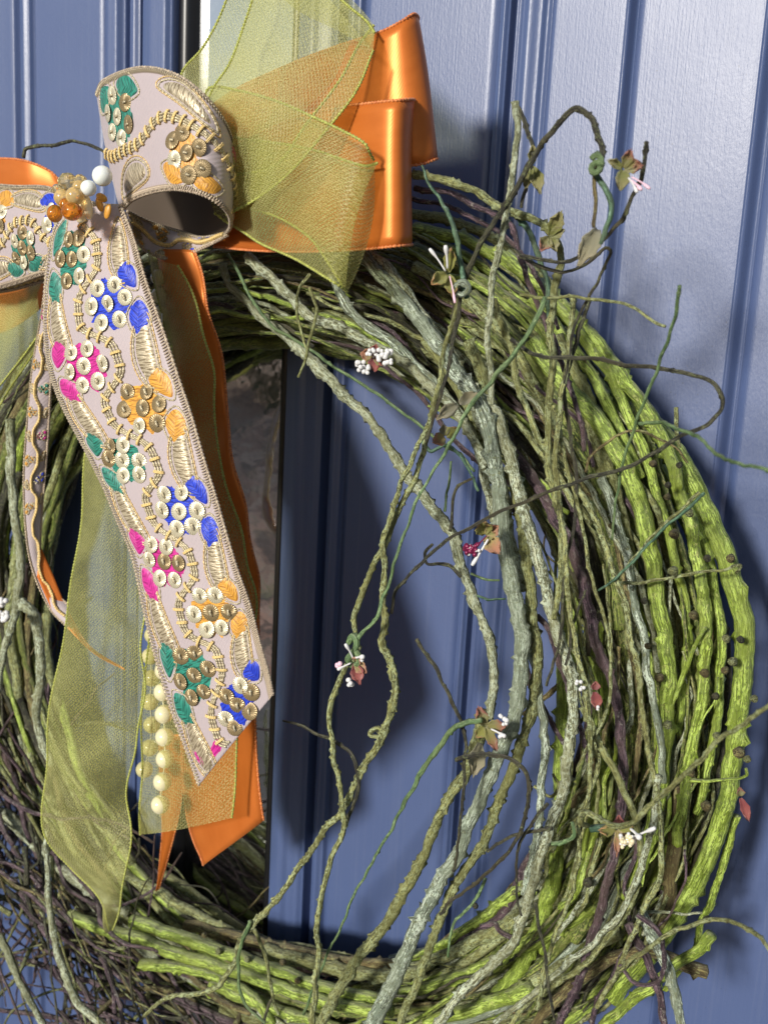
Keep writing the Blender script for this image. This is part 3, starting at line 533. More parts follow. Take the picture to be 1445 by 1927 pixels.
for i in range(430):
    th = rng.uniform(0, 360); m = rng.uniform(.3, .92); fa = rng.uniform(-.4, math.pi+.4)
    th_mid = (th+30) % 360
    mats = ['olive', 'dark', 'dark', 'brown', 'mid'] if not 190 < th_mid < 275 else ['purple', 'purple', 'dark', 'olive', 'brown']
    mat = mats[rng.randint(5)]; out = 0
    if rng.rand() < .25: out = rng.uniform(-.012, .03)
    V, Fq, fb, l = strand(th, rng.uniform(25, 80), m*math.cos(fa), m*math.sin(fa), rng.uniform(-1.5, 1.5), rng.uniform(.0004, .0011), mat, out, step=.003, wav=.008, sides=5)
    fine.setdefault(mat, []).append((V, Fq, fb))
# plum twigs bursting out at the lower left
for i in range(230):
    th = math.radians(rng.uniform(205, 262)); r0 = rng.uniform(.215, .30)
    p = np.array([WC[0]+r0*math.cos(th), -rng.uniform(.01, .085), WC[1]+r0*math.sin(th)])
    sg_ = rng.choice([-1, 1]); k_ = rng.uniform(-.25, .7)
    dirn = nz([math.cos(th)*k_-math.sin(th)*sg_, rng.uniform(-.2, .08), math.sin(th)*k_+math.cos(th)*sg_])
    Q = [p]; c = rng.randn(3)*.32; c[1] *= .3
    for k in range(13):
        dirn = dirn+c*.35+rng.randn(3)*.14; dirn /= np.linalg.norm(dirn); p = p+dirn*rng.uniform(.008, .016); p[1] = min(p[1], -.004); Q.append(p)
    P3 = spline(Q, step=.003); mat = ['purple', 'purple', 'purple', 'dark', 'olive', 'brown', 'dark'][rng.randint(7)]
    fine.setdefault(mat, []).append(tube(P3, np.linspace(1, .4, len(P3))*rng.uniform(.0007, .0022), 6, .12, .04, 0))
for k, v in fine.items():
    V, Fq, fb = join(v); tag(mesh('fine_twigs', V, Fq, M[k], wreath, fib=fb), kind='stuff')
# --- buds: ringed knots on the canes
def bud_mesh():
    prof_ = [(0, 1.25), (.25, 1.22), (.34, 1.08), (.30, 1.02), (.52, .95), (.62, .82), (.56, .76), (.78, .66), (.86, .5), (.78, .44), (.98, .28), (1., .05), (.86, -.2), (.6, -.5)]
    n = 12; V = []; Fq = []
    for k, (r, h) in enumerate(prof_):
        for j in range(n):
            a = j*2*math.pi/n+.12*k; q = 1+.09*math.sin(3*a+k)+rng.uniform(-.05, .05); V.append((r*q*math.cos(a), r*q*math.sin(a), h+.05*math.sin(2*a)))
    for k in range(len(prof_)-1):
        for j in range(n): Fq.append((k*n+j, (k+1)*n+j, (k+1)*n+(j+1) % n, k*n+(j+1) % n))
    V = np.array(V); return V, np.array(Fq)
BV, BF = bud_mesh(); budproto = {}
for bm_ in ('brown', 'dark', 'olive'):
    o = mesh('bud', BV, BF, M[bm_], fib=BV*.004); budproto[bm_] = o.data; bpy.data.objects.remove(o)
buds = [(1228, 872, 9), (1277, 875, 8), (1256, 913, 8), (1255, 935, 8), (1296, 966, 10), (1268, 1005, 12), (1330, 1051, 9), (1373, 1051, 11), (1266, 1075, 12), (1304, 1158, 11), (1365, 1202, 10), (1392, 1204, 9), (1378, 1245, 11), (1363, 1261, 10), (1325, 1267, 11), (1240, 1275, 11), (1388, 1416, 14), (1404, 1428, 9), (1327, 1517, 13), (1255, 1364, 10), (1347, 1384, 9), (1418, 1315, 9), (1300, 1455, 9), (1105, 1660, 12), (1330, 1730, 9), (1218, 1215, 8), (1345, 1310, 9),
        (318, 1800, 9), (412, 1790, 8), (466, 1805, 8), (533, 1810, 8), (385, 1760, 7), (560, 1845, 8), (894, 1705, 7), (1150, 990, 8), (1210, 1130, 8)]
for x, y, r in buds:
    p = at(x, y, .075 if x < 1300 else .062); s = .82*r*mpp(p)
    o = bpy.data.objects.new('bud', budproto[['brown', 'dark', 'olive'][rng.randint(3)]]); C.objects.link(o); o.parent = wreath
    base = root_loc(wreath); o.location = Vector(p-base)
    dv = nz(nz(CL-p)+np.array([rng.uniform(-.2, .9), 0, rng.uniform(-.5, .5)])); o.rotation_euler = Vector(dv).to_track_quat('Z', 'Y').to_euler(); o.scale = (s, s, s*rng.uniform(.8, 1.3))
# ------------------------------------------------------------------ ribbons
class Surf:
    """ribbon surface lofted between two traced edges; S along its length (metres), t in -1..1 across"""
    def __init__(s, A, B, d=.12, n=120, m=15, bulge=0., wav=0., flip=False, endbulge=None):
        f = lambda L: np.array([at(p[0], p[1], p[2] if len(p) > 2 else d) for p in L])
        A3, B3 = f(A), f(B)
        if len(A) == len(B):
            both = spline(np.c_[A3, B3], n=n); a, b = both[:, :3], both[:, 3:]
        else: a, b = spline(A3, n=n), spline(B3, n=n)
        v = np.linspace(0, 1, m)[None, :, None]
        G = a[:, None]*(1-v)+b[:, None]*v
        nrm = s._n(G)
        cen = G[:, m//2]; L = np.r_[0, np.cumsum(np.linalg.norm(np.diff(cen, axis=0), axis=1))]
        if flip: nrm = -nrm
        off = bulge*4*v*(1-v)*np.ones_like(G[..., :1])
        if wav:
            off = off+wav*(np.sin(L*60+1)[:, None, None]*np.cos(v*3+L[:, None, None]*30)+.5*np.sin(L*130)[:, None, None]*np.sin(v*5))
        s.G = G+nrm*off; s.N = s._n(s.G)*(-1 if flip else 1)
        s.L = L; s.len = L[-1]; s.hw = float(np.mean(np.linalg.norm(a-b, axis=1)[:int(n*.5)])/2); s.n, s.m = n, m; s.d = d
    def _n(s, G):
        U = np.gradient(G, axis=0); W = np.gradient(G, axis=1); N = np.cross(U, W); N /= np.linalg.norm(N, axis=2)[..., None]+1e-15
        # make the average normal face the viewer
        if ((CL-G)*N).sum(-1)[:max(2, len(G)//2)].mean() < 0: N = -N
        return N
    def pos(s, S_, t, h=0.):
        S_ = np.asarray(S_, float); t = np.asarray(t, float); h = np.asarray(h, float)
        fi = np.interp(S_, s.L, np.arange(s.n)); fj = (np.clip(t, -1, 1)+1)/2*(s.m-1)
        i = np.clip(fi.astype(int), 0, s.n-2); j = np.clip(fj.astype(int), 0, s.m-2); u = (fi-i)[..., None]; v = (fj-j)[..., None]
        def bl(A): return A[i, j]*(1-u)*(1-v)+A[i+1, j]*u*(1-v)+A[i, j+1]*(1-u)*v+A[i+1, j+1]*u*v
        N = bl(s.N); return bl(s.G)+N*h[..., None], N
    def build(s, name, mat, parent, thick=.0004, label=None):
        V = s.G.reshape(-1, 3); i = np.arange(s.n-1)[:, None]*s.m; j = np.arange(s.m-1)[None]
        Fq = np.stack([i+j, i+j+1, i+s.m+j+1, i+s.m+j], 2).reshape(-1, 4)
        tt = np.linspace(-s.hw, s.hw, s.m)
        fib = np.stack([np.repeat(s.L[:, None], s.m, 1), np.repeat(tt[None], s.n, 0), 0*np.repeat(tt[None], s.n, 0)], 2).reshape(-1, 3)
        o = mesh(name, V, Fq, mat, parent, fib=fib)
        if thick:
            md = o.modifiers.new('thickness', 'SOLIDIFY'); md.thickness = thick; md.offset = 0
        if label: o['label'] = label
        return o
    def edge(s, name, t, r, mat, parent, ribs=False, flat=1.):
        k = int(s.len/(.00045 if ribs else .0015)); S_ = np.linspace(0, s.len, k); p, _ = s.pos(S_, np.full(k, t))
        rad = r*(1+(.35*np.sin(S_*2*math.pi/.0018) if ribs else 0))
        V, Fq, fb = tube(p, rad, 6, 0, 0, 0); return mesh(name, V, Fq, mat, parent, fib=fb)
# ---- orange satin
satin = thing('satin_ribbon_bow', at(420, 400, .09), 'wide orange satin ribbon bow with two stacked loops and two hanging tails', 'ribbon bow')
def satin_piece(name, A, B, d, stitch=True, **kw):
    s = Surf(A, B, d, **kw); o = s.build(name, M['satin'], satin, .0004)
    if stitch:
        for t in (-1, 1): s.edge('stitched_edge', t, .0006, M['orange_stitch'], o, True)
    return s
satin_piece('loop', [(380, 215, .08), (450, 165, .085), (530, 128, .09), (640, 84, .10), (720, 57, .105), (758, 38, .103), (779, 26, .096), (785, 40, .085), (740, 70, .075)],
            [(400, 345, .08), (480, 330, .085), (560, 325, .09), (660, 318, .10), (740, 315, .103), (790, 310, .10), (818, 300, .093), (822, 298, .082), (780, 300, .075)], .09, bulge=.001, wav=.0008)
satin_piece('loop', [(395, 320, .10), (470, 262, .105), (550, 225, .112), (640, 201, .118), (690, 194, .122), (725, 190, .124), (752, 188, .122), (772, 187, .114), (779, 188, .103), (760, 190, .09), (640, 205, .078)],
            [(400, 464, .10), (470, 471, .105), (550, 474, .112), (640, 472, .118), (690, 469, .122), (722, 466, .124), (748, 463, .122), (766, 461, .114), (773, 460, .103), (755, 462, .09), (600, 475, .078)], .1, bulge=-.0006, n=160, wav=.0008)
satin_piece('loop', [(-80, 300, .10), (0, 298, .105), (50, 303, .107), (95, 322, .103), (118, 345, .1)], [(-80, 355, .10), (0, 356, .105), (50, 360, .107), (95, 366, .103), (120, 370, .1)], .1, bulge=.0006, n=50)
satin_piece('loop', [(-60, 548, .07), (20, 535, .075), (90, 520, .08)], [(-60, 640, .07), (20, 618, .075), (90, 570, .08)], .08, n=40)
satin_piece('tail', [(300, 470, .10), (315, 560, .10), (330, 680, .098), (345, 800, .095), (352, 950, .093), (356, 1100, .093), (352, 1250, .093), (343, 1400, .092), (348, 1500, .09), (365, 1585, .09), (380, 1631, .09)],
            [(362, 470, .108), (385, 555, .112), (410, 640, .104), (427, 740, .096), (438, 840, .104), (462, 960, .106), (481, 1060, .099), (487, 1150, .097), (484, 1260, .1), (481, 1400, .1), (501, 1540, .095)], .1, bulge=.004, wav=.0016, stitch=True, n=200)
satin_piece('tail', [(300, 1380), (302, 1470), (306, 1560), (301, 1625), (297, 1673)], [(345, 1380), (346, 1455), (338, 1530), (318, 1610), (299, 1674)], .075, n=60, bulge=.002)
satin_piece('tail', [(392, 330, .1), (430, 230, .1), (444, 240, .1)], [(400, 380, .1), (438, 260, .1), (447, 262, .1)], .1, n=30, stitch=False)
# ---- olive organza
org = thing('organza_ribbon_bow', at(400, 420, .10), 'sheer olive green organza ribbon bow with wired edges, looped over the orange satin', 'ribbon bow')
def org_piece(name, A, B, d, edges=(-1, 1), **kw):
    s = Surf(A, B, d, m=kw.pop('m', 19), **kw); o = s.build(name, M['organza'], org, 0)
    for t in edges: s.edge('wired_edge', t, .0006, M['org_edge'], o, True)
    return s
org_piece('loop', [(352, 210, .11), (342, 140, .11), (380, 92, .105), (412, 35, .10), (440, -40, .1), (470, -140, .1)], [(420, 300, .105), (500, 270, .105), (600, 180, .10), (660, 110, .10), (704, 52, .10), (600, -60, .1)], .1, edges=(-1,), bulge=.004, n=90)
org_piece('loop', [(380, 215, .125), (402, 165, .125), (432, 120, .125), (455, 60, .12), (480, -20, .12), (500, -140, .115)],
          [(425, 405, .13), (482, 375, .13), (545, 325, .132), (610, 250, .13), (668, 175, .125), (702, 95, .12)][:6], .125, bulge=.006, n=110)
org_piece('loop', [(440, 330, .127), (520, 310, .129), (575, 235, .128), (640, 150, .122), (675, 85, .115), (703, 48, .108)], [(425, 405, .128), (482, 375, .128), (545, 325, .13), (610, 250, .128), (668, 175, .123), (705, 62, .112)], .125, n=80, edges=(-1,))
org_piece('loop', [(705, 62, .112), (690, 40, .11), (660, 15, .108), (620, -20, .105), (560, -70, .1)], [(702, 95, .12), (640, 60, .11), (560, 20, .108), (520, -20, .105), (480, -80, .1)], .11, n=50, edges=(-1,))
org_piece('loop', [(385, 190, .12), (400, 166, .12), (455, 172, .122), (520, 190, .125), (590, 220, .13), (645, 246, .135), (688, 272, .137), (708, 302, .13)],
          [(400, 400, .12), (425, 420, .12), (460, 440, .122), (500, 462, .125), (550, 486, .13), (595, 510, .135), (630, 532, .137), (652, 549, .13)], .12, n=130, bulge=.006, wav=.0018)
org_piece('loop', [(380, 250, .115), (460, 262, .118), (540, 272, .12), (600, 285, .122), (650, 302, .125), (688, 312, .127), (708, 306, .13)],
          [(400, 380, .115), (450, 390, .118), (505, 402, .12), (550, 424, .122), (590, 455, .125), (622, 500, .127), (652, 549, .13)], .115, n=120, bulge=.004, wav=.001)
org_piece('loop', [(-60, 560, .11), (0, 556, .11), (45, 545, .11), (85, 525, .11)], [(-60, 760, .11), (-10, 735, .11), (30, 690, .11), (85, 610, .11)], .11, n=60, bulge=.004, wav=.001, edges=(1,))
org_piece('loop', [(-60, 546, .10), (0, 545, .10), (45, 532, .10), (85, 515, .1)], [(-60, 830, .10), (-10, 780, .10), (30, 715, .10), (85, 630, .1)], .1, n=60, bulge=.006, wav=.001)
org_piece('tail', [(215, 600, .11), (196, 700, .112), (172, 800, .113), (158, 900, .115), (146, 1000, .117), (130, 1130, .118), (106, 1280, .12), (90, 1430, .122), (84, 1560, .125), (130, 1638, .12), (188, 1700, .12), (207, 1751, .12)],
          [(300, 600, .11), (292, 700, .112), (286, 800, .113), (280, 900, .115), (276, 1000, .117), (272, 1130, .118), (268, 1270, .12), (256, 1400, .122), (238, 1500, .118), (249, 1600, .124), (233, 1690, .123), (209, 1753, .12)], .115, n=170, bulge=.004, wav=.0026)
org_piece('tail', [(285, 470, .11), (300, 560, .108), (318, 680, .106), (322, 800, .105), (318, 900, .105), (300, 1040, .105), (280, 1200, .108), (270, 1330, .11), (268, 1450, .11), (262, 1572, .11)],
          [(330, 500, .118), (372, 590, .118), (398, 680, .114), (404, 760, .11), (414, 850, .11), (442, 960, .11), (468, 1060, .11), (479, 1150, .11), (455, 1290, .112), (438, 1538, .112)], .11, n=170, bulge=.004, wav=.0016)
# ---- embroidered ribbon
emb = thing('embroidered_ribbon_bow', at(200, 420, .13), 'beige ribbon bow embroidered with sequin clusters and coloured leaves along a winding gold vine', 'ribbon bow')
def seq_mesh(name, mat):
    n = 22; V = []; rings = [(.12, .01), (.2, .045), (.95, .03), (1., .0), (.97, -.06), (.2, -.03)]
    for r, h in rings:
        for j in range(n): a = j*2*math.pi/n; V.append((r*math.cos(a), r*math.sin(a), h))
    Fq = [(k*n+j, k*n+(j+1) % n, ((k+1) % 6)*n+(j+1) % n, ((k+1) % 6)*n+j) for k in range(6) for j in range(n)]
    me = bpy.data.meshes.new(name); me.from_pydata([tuple(.001*c for c in v) for v in V], [], [f[::-1] for f in Fq]); me.materials.append(mat)
    me.polygons.foreach_set('use_smooth', [True]*len(me.polygons)); return me
SEQ = [seq_mesh('sequin', M['sequin']), seq_mesh('sequin', M['sequin2'])]
def frame(N, T): 
    z = nz(N); x = nz(T-z*np.dot(T, z)); y = np.cross(z, x); return Matrix([[x[0], y[0], z[0]], [x[1], y[1], z[1]], [x[2], y[2], z[2]]])
def pad(s, name, mat, parent, cs, ct, ls, lt, rot, h, shape='leaf', rough=.0, n=18, rings=4):
    """raised satin-stitch pad on the ribbon: half length ls, half width lt (in half-widths), turned by rot"""
    V = [(0, 0, 1.)]; 
    for k in range(1, rings+1):
        q = k/rings
        for j in range(n):
            a = j*2*math.pi/n; x = math.cos(a); y = math.sin(a)
            if shape == 'leaf': y *= (1-.35*abs(x)**1.5)*(1-.15*x)
            if shape == 'patch': m_ = 1+.07*math.sin(6*a+.5)+rng.uniform(-.17, .15); x *= m_; y *= m_
            if shape == 'pais': y = y*(.85+.15*x)+.35*(x*x-.4)
            V.append((x*q, y*q, math.sqrt(max(0, 1-q**2.2))*(1+.10*math.sin(j*2.7)*q)))
    V = np.array(V); c, sn = math.cos(rot), math.sin(rot); X = V[:, 0]*ls; Y = V[:, 1]*lt
    lx = X*c-Y*sn; ly = X*sn+Y*c
    Pp, _ = s.pos((cs+lx)*s.hw, ct+ly, V[:, 2]*h+.0001)
    Fq = [(0, 1+j, 1+j, 1+(j+1) % n) for j in range(0)]
    Ft = [(0, 1+j, 1+(j+1) % n) for j in range(n)]
    Fk = [(1+(k-1)*n+j, 1+k*n+j, 1+k*n+(j+1) % n, 1+(k-1)*n+(j+1) % n) for k in range(1, rings) for j in range(n)]
    fib = np.stack([V[:, 0]*ls*s.hw, V[:, 1]*lt*s.hw, V[:, 2]*0], 1)
    if shape == 'leaf': fib[:, 0] += np.abs(fib[:, 1])*.8
    o = mesh(name, Pp, Ft+Fk, M[mat], parent, fib=fib); o.data.flip_normals() if False else None
    outl = np.array([(1.12*math.cos(a), 1.16*math.sin(a)) for a in np.linspace(0, 2*math.pi, 29)])
    if shape == 'leaf': outl[:, 1] *= (1-.35*np.minimum(1, abs(outl[:, 0]))**1.5)
    if shape == 'pais': outl[:, 1] = outl[:, 1]*(.85+.15*outl[:, 0])+.35*(np.minimum(outl[:, 0]**2, 1.3)-.4)
    ox = outl[:, 0]*ls; oy = outl[:, 1]*lt
    return o, (cs+ox*c-oy*sn, ct+ox*sn+oy*c)
def cordline(s, name, mat, parent, xs, ts, r, h=.0004, twist=True):
    k = len(xs)*5; u = np.linspace(0, len(xs)-1, k); X = np.interp(u, range(len(xs)), xs); T_ = np.interp(u, range(len(xs)), ts)
    ok = (X*s.hw > 0) & (X*s.hw < s.len) & (abs(T_) < .99)
    if ok.sum() < 6: return
    # longest run inside the ribbon
    idx = np.where(ok)[0]; runs = np.split(idx, np.where(np.diff(idx) > 1)[0]+1); idx = max(runs, key=len)
    if len(idx) < 5: return
    P3, _ = s.pos(X[idx]*s.hw, T_[idx], h); P3 = spline(P3, step=.00055)
    rad = r*(1+.28*np.sin(np.arange(len(P3))*1.35)) if twist else r
    V, Fq, fb = tube(P3, rad, 6, 0, 0, 0); return mesh(name, V, Fq, M[mat], parent, fib=fb)
def motif(s, parent, c, side, col, spacing, brass=0., unit=1.):
    """one flower spray: thread patch, 7 sequins, two leaves and the padded frond across the vine"""
    th = {'blue': 'blue', 'magenta': 'magenta', 'gold': 'goldleaf', 'teal': 'teal_thread'}[col]
    cc, ct = c, .33*side; SL = s.len/s.hw
    if -.2 < cc < SL+.1: pad(s, 'thread_patch', th, parent, cc, ct, .455*U, .455*U, 0, .0004, 'patch', n=40, rings=3)
    for k in range(7):
        a = k*math.pi/3+rng.uniform(-.12, .12)+.5; q = 0 if k == 6 else .295*U
        sx, st = cc+q*math.cos(a)+rng.uniform(-.02, .02), ct+q*math.sin(a)+rng.uniform(-.02, .02)
        if not (.05 < sx < SL-.10 and abs(st) < .95): continue
        p, N = s.pos(sx*s.hw, st, .0009); p2, _ = s.pos(sx*s.hw+.002, st, .0009)
        o = bpy.data.objects.new('sequin', SEQ[1 if rng.rand() < brass else 0]); C.objects.link(o); o.parent = parent
        r = .132*U*s.hw*rng.uniform(.92, 1.05)/.001
        tilt = rng.uniform(-.16, .16, 3); o.matrix_local = Matrix.Translation(Vector(p-root_loc(parent))) @ frame(N+tilt, p2-p).to_4x4() @ Matrix.Diagonal((r, r, r, 1))
        # thread knot in the middle
        pk, _ = s.pos(sx*s.hw, st, .0011); hb = .032*s.hw
        a_ = np.linspace(0, 2*math.pi, 7)[:6]
        kv, kf, kb = tube(spline([pk-nz(p2-p)*hb*1.3, pk+N*hb*.6, pk+nz(p2-p)*hb*1.3], n=5), hb*.7, 6, .2, .1, 0)
        KN.append((kv, kf, kb))
    for q in (-.33*U, .33*U):
        lc = cc+q-.06*side*0; lt_ = .735*side
        if .12 < lc < SL-.12:
            _, ol = pad(s, 'leaf', th, parent, lc, lt_, .27*U, .165*U, (.35 if q < 0 else -.35)*side*1.0, .0011)
            cordline(s, 'leaf_outline', 'cord', parent, ol[0], ol[1], .00042)
    pc = cc+.02
    if .3 < pc < SL-.2:
        _, ol = pad(s, 'frond', 'beige_thread', parent, pc, -.68*side, .46*U, .165*U, .16*side, .0012, 'pais' if side < 0 else 'pais', n=26)
        cordline(s, 'frond_outline', 'cord', parent, ol[0], ol[1], .0005)
        cordline(s, 'frond_outline', 'gold_thread', parent, (ol[0]-pc)*1.10+pc, (ol[1]+.68*side)*1.22-.68*side, .00042)
KN = []; U = 1.
def embroider(s, name, first, colours, spacing, side0, brass=None, edges=True, label=None, unit=1.):
    global KN, U; KN = []; U = unit
    o = s.build(name, M['beige'], emb, .0006, label)
    for i, col in enumerate(colours):
        if col: motif(s, o, first+i*spacing, side0*(1 if i % 2 == 0 else -1), col, spacing, (brass[i] if brass else .25))
    if KN: V, Fq, fb = join(KN); mesh('thread_knots', V, Fq, M['cord'], o, fib=fb)['kind'] = 'stuff'
    # winding couched cord with yellow wraps
    SL = s.len/s.hw; xs = np.arange(.02, SL-.03, .03)
    ts = -.27*side0*np.cos(math.pi*(xs-first)/spacing)+.035*side0*np.cos(3*math.pi*(xs-first)/spacing)
    for off in (-.05, 0, .05): cordline(s, 'vine_cord', 'cord', o, xs, ts+off, .00062, .0007)
    P3, N3 = s.pos(xs*s.hw, ts, .0009); wr = []; P3 = spline(np.c_[P3, N3], step=.0004); T3 = np.gradient(P3[:, :3], axis=0)
    for k in range(4, len(P3)-4, max(4, int(.205*s.hw/.0004))):
        c = P3[k, :3]; N = nz(P3[k, 3:]); t = nz(T3[k]); b = np.cross(N, t); w_ = .086*U*s.hw
        for o_ in (-.0003, .0003):
            q = [c+b*w_*math.cos(a)+N*(-.0004+.0013*math.sin(a)**.6)+t*(o_+.0003*math.cos(a)) for a in np.linspace(0, math.pi, 9)]
            wr.append(tube(q, .00042, 5, .15, .1, 0))
    if wr: V, Fq, fb = join(wr); mesh('yellow_wraps', V, Fq, M['yellow'], o, fib=fb)['kind'] = 'stuff'
    if edges:
        # overlocked edges: cord plus slanting stitches
        for t in (-1, 1):
            s.edge('edge_cord', t, .0008, M['stitch'], o, True)
            st = []; k = int(s.len/.0013)
            for i in range(k):
                S0 = (i+.5)*.0013; p, _ = s.pos(np.array([S0, S0+.0006, S0+.0011]), np.array([t, t*.955, t*.915]), np.array([.0007, .0010, .0003])); st.append(tube(p, .00038, 4, .1, 0, 0))
            V, Fq, fb = join(st); mesh('overlock_stitches', V, Fq, M['beige_thread' if t < 0 else 'stitch'], o, fib=fb)['kind'] = 'stuff'
    return o
# long front tail
T1 = Surf([(118, 400, .145), (100, 450, .147), (88, 520, .15), (84, 600, .152), (88, 660, .152), (99, 713, .153), (116, 760, .153), (142, 814, .154), (168, 862, .154), (198, 922, .155), (224, 986, .155), (247, 1042, .155), (272, 1148, .155), (296, 1241, .155), (323, 1335, .154), (350, 1409, .152), (375, 1478, .15)],
          [(226, 385, .145), (243, 430, .147), (258, 470, .149), (276, 530, .15), (295, 590, .151), (318, 655, .152), (340, 720, .152), (362, 785, .153), (382, 852, .153), (402, 920, .153), (420, 986, .153), (440, 1048, .152), (463, 1120, .152), (480, 1180, .15), (493, 1225, .15), (504, 1265, .149), (514, 1308, .148)], .15, n=220, m=17, bulge=.002, wav=.0006)
hwp = 86.
def s_of(sf, x, y):
    """position along a ribbon (in half-widths) nearest to a pixel"""
    best = 1e9; r = 0
    for i in range(sf.n):
        p = sf.G[i, sf.m//2]; c = CM.T@(p-CL); X = PW/2+FPX*c[0]/-c[2]; Y = PH/2-FPX*c[1]/-c[2]; e = (X-x)**2+(Y-y)**2
        if e < best: best = e; r = sf.L[i]
    return r/sf.hw
s1, s2 = s_of(T1, 195, 580), s_of(T1, 430, 1350); sp = (s2-s1)/8
embroider(T1, 'tail', s1-sp, ['teal', 'blue', 'magenta', 'gold', 'teal', 'blue', 'magenta', 'gold', 'teal', 'blue', 'magenta'], sp, -1, [.8, .1, .1, .8, .4, .1, .5, .3, .9, .6, .3], label='long front tail cut on a slant')
tail_ = [o for o in bpy.data.objects if o.get('label') == 'long front tail cut on a slant'][0]
_, ol = pad(T1, 'leaf', 'magenta', tail_, T1.len/T1.hw-.30, -.70, .26, .15, .1, .0011); cordline(T1, 'leaf_outline', 'cord', tail_, ol[0], ol[1], .00042)
pad(T1, 'thread_patch', 'magenta', tail_, T1.len/T1.hw-.17, -.32, .11, .2, .1, .0005, 'patch', n=24, rings=3)
# upper loop
T2 = Surf([(183, 176, .130), (196, 152, .137), (262, 128, .144), (330, 140, .149), (385, 180, .15), (420, 225, .142), (438, 272, .130), (440, 300, .118), (400, 250, .118), (300, 180, .118), (192, 182, .112)],
          [(228, 398, .128), (250, 376, .139), (295, 360, .15), (340, 357, .155), (390, 370, .152), (424, 394, .143), (434, 418, .128), (425, 438, .11), (380, 447, .093), (320, 432, .08), (240, 404, .09)], .14, n=200, m=17, bulge=.001)
sg = s_of(T2, 228, 250); sh = s_of(T2, 345, 270)
embroider(T2, 'loop', sg, ['teal', 'gold', 'magenta', 'blue'], sh-sg, -1, [.35, .35, .3, .2], label='upper loop curling over to the front', unit=1.25)
L2 = T2.G-T2.N*.0008; T2b = Surf.__new__(Surf); T2b.__dict__.update(T2.__dict__); T2b.G = L2; T2b.build('shaded_reverse', mat_simple('reverse_shade_brown', (.10, .075, .055), .9), [o for o in bpy.data.objects if o.get('label') == 'upper loop curling over to the front'][0], 0)  # brown ribbon reverse, coloured dark to paint in the shade inside the loop
T3 = Surf([(240, 398, .122), (268, 412, .11), (300, 424, .10), (340, 436, .10), (380, 447, .105), (428, 438, .11)], [(248, 440, .118), (272, 470, .112), (312, 487, .108), (350, 480, .106), (392, 462, .108), (430, 442, .11)], .11, n=90, m=11)
embroider(T3, 'loop', .6, ['gold', 'gold', 'blue', 'blue'], 1.8, 1, [1, 1, 1, 1], label='underside of the upper loop')
# left loop
T4 = Surf([(-90, 338, .125), (-30, 346, .13), (30, 351, .133), (90, 353, .137), (140, 372, .14), (190, 385, .142), (228, 388, .143)], [(-90, 545, .125), (-30, 548, .13), (30, 533, .133), (80, 516, .137), (125, 512, .137), (165, 500, .138), (215, 470, .138)], .13, n=130, m=17, bulge=.004)
sa = s_of(T4, 45, 440)
embroider(T4, 'loop', sa-1.0, ['gold', 'teal', 'blue', 'gold'], 1.0, -1, [.2, .3, .2, .2], unit=1.08, label='left loop running out of the picture')
T5 = Surf([(-60, 520, .11), (20, 535, .115), (80, 520, .12), (120, 510, .125)], [(-60, 556, .11), (20, 546, .115), (80, 530, .12), (122, 518, .125)], .12, n=50, m=7)
embroider(T5, 'loop', 0, [], 1, 1)
# narrow rear tail
T6 = Surf([(88, 530, .128), (78, 600, .125), (62, 700, .12), (52, 800, .118), (46, 900, .115), (50, 1000, .113), (62, 1070, .112), (95, 1145, .11), (128, 1180, .11)], [(118, 540, .12), (106, 610, .12), (98, 700, .118), (92, 800, .112), (86, 880, .108), (78, 970, .106), (76, 1050, .106), (100, 1110, .105), (130, 1140, .104)], .12, n=140, m=11, bulge=.002)
embroider(T6, 'tail', .6, ['gold', 'magenta', 'blue', 'gold', 'teal', 'gold', 'magenta', 'gold', 'blue', 'gold'], 2.6, 1, label='narrow rear tail seen nearly edge-on')
T7 = Surf([(78, 1030, .106), (100, 1080, .105), (130, 1150, .104), (170, 1215, .102), (235, 1258, .10)], [(70, 1085, .112), (100, 1150, .11), (135, 1190, .108), (180, 1232, .105), (236, 1262, .10)], .1, n=60, m=7)
o = T7.build('tail', M['satin'], satin, .0003)
# ------------------------------------------------------------------ pearls and beads
def ball(name, p, r, mat, parent, sq=(1, 1, 1), seg=20, rings=12, facet=False, rot=None):
    V = [(0, 0, 1)]
    for i in range(1, rings):
        for j in range(seg): a = math.pi*i/rings; b = 2*math.pi*j/seg; V.append((math.sin(a)*math.cos(b), math.sin(a)*math.sin(b), math.cos(a)))
    V.append((0, 0, -1)); n = len(V)
    Fq = [(0, 1+j, 1+(j+1) % seg) for j in range(seg)]+[(n-1, n-1-seg+(j+1) % seg, n-1-seg+j) for j in range(seg)]
    Fq += [(1+(i-1)*seg+j, 1+i*seg+j, 1+i*seg+(j+1) % seg, 1+(i-1)*seg+(j+1) % seg) for i in range(1, rings-1) for j in range(seg)]
    V = np.array(V)*np.array(sq)*r  # noqa
    if rot is not None: V = V@np.array(Matrix.Rotation(rot, 3, 'Y'))
    return mesh(name, V+p, Fq, mat, parent, smooth=not facet, loc=p)
strand_spec = [([(311, 1180), (312, 1222), (309, 1262), (307, 1302), (309, 1344), (310, 1387), (311, 1428), (306, 1471), (302, 1514)], 17.5, .112, 'cream pearl strand hanging lowest below the bow, ending in a single pearl'),
               ([(287, 1155), (288, 1195), (283, 1235), (286, 1276), (283, 1321), (286, 1364), (282, 1407), (272, 1448)], 16, .100, 'shorter cream pearl strand hanging just behind and left of the longer one')]
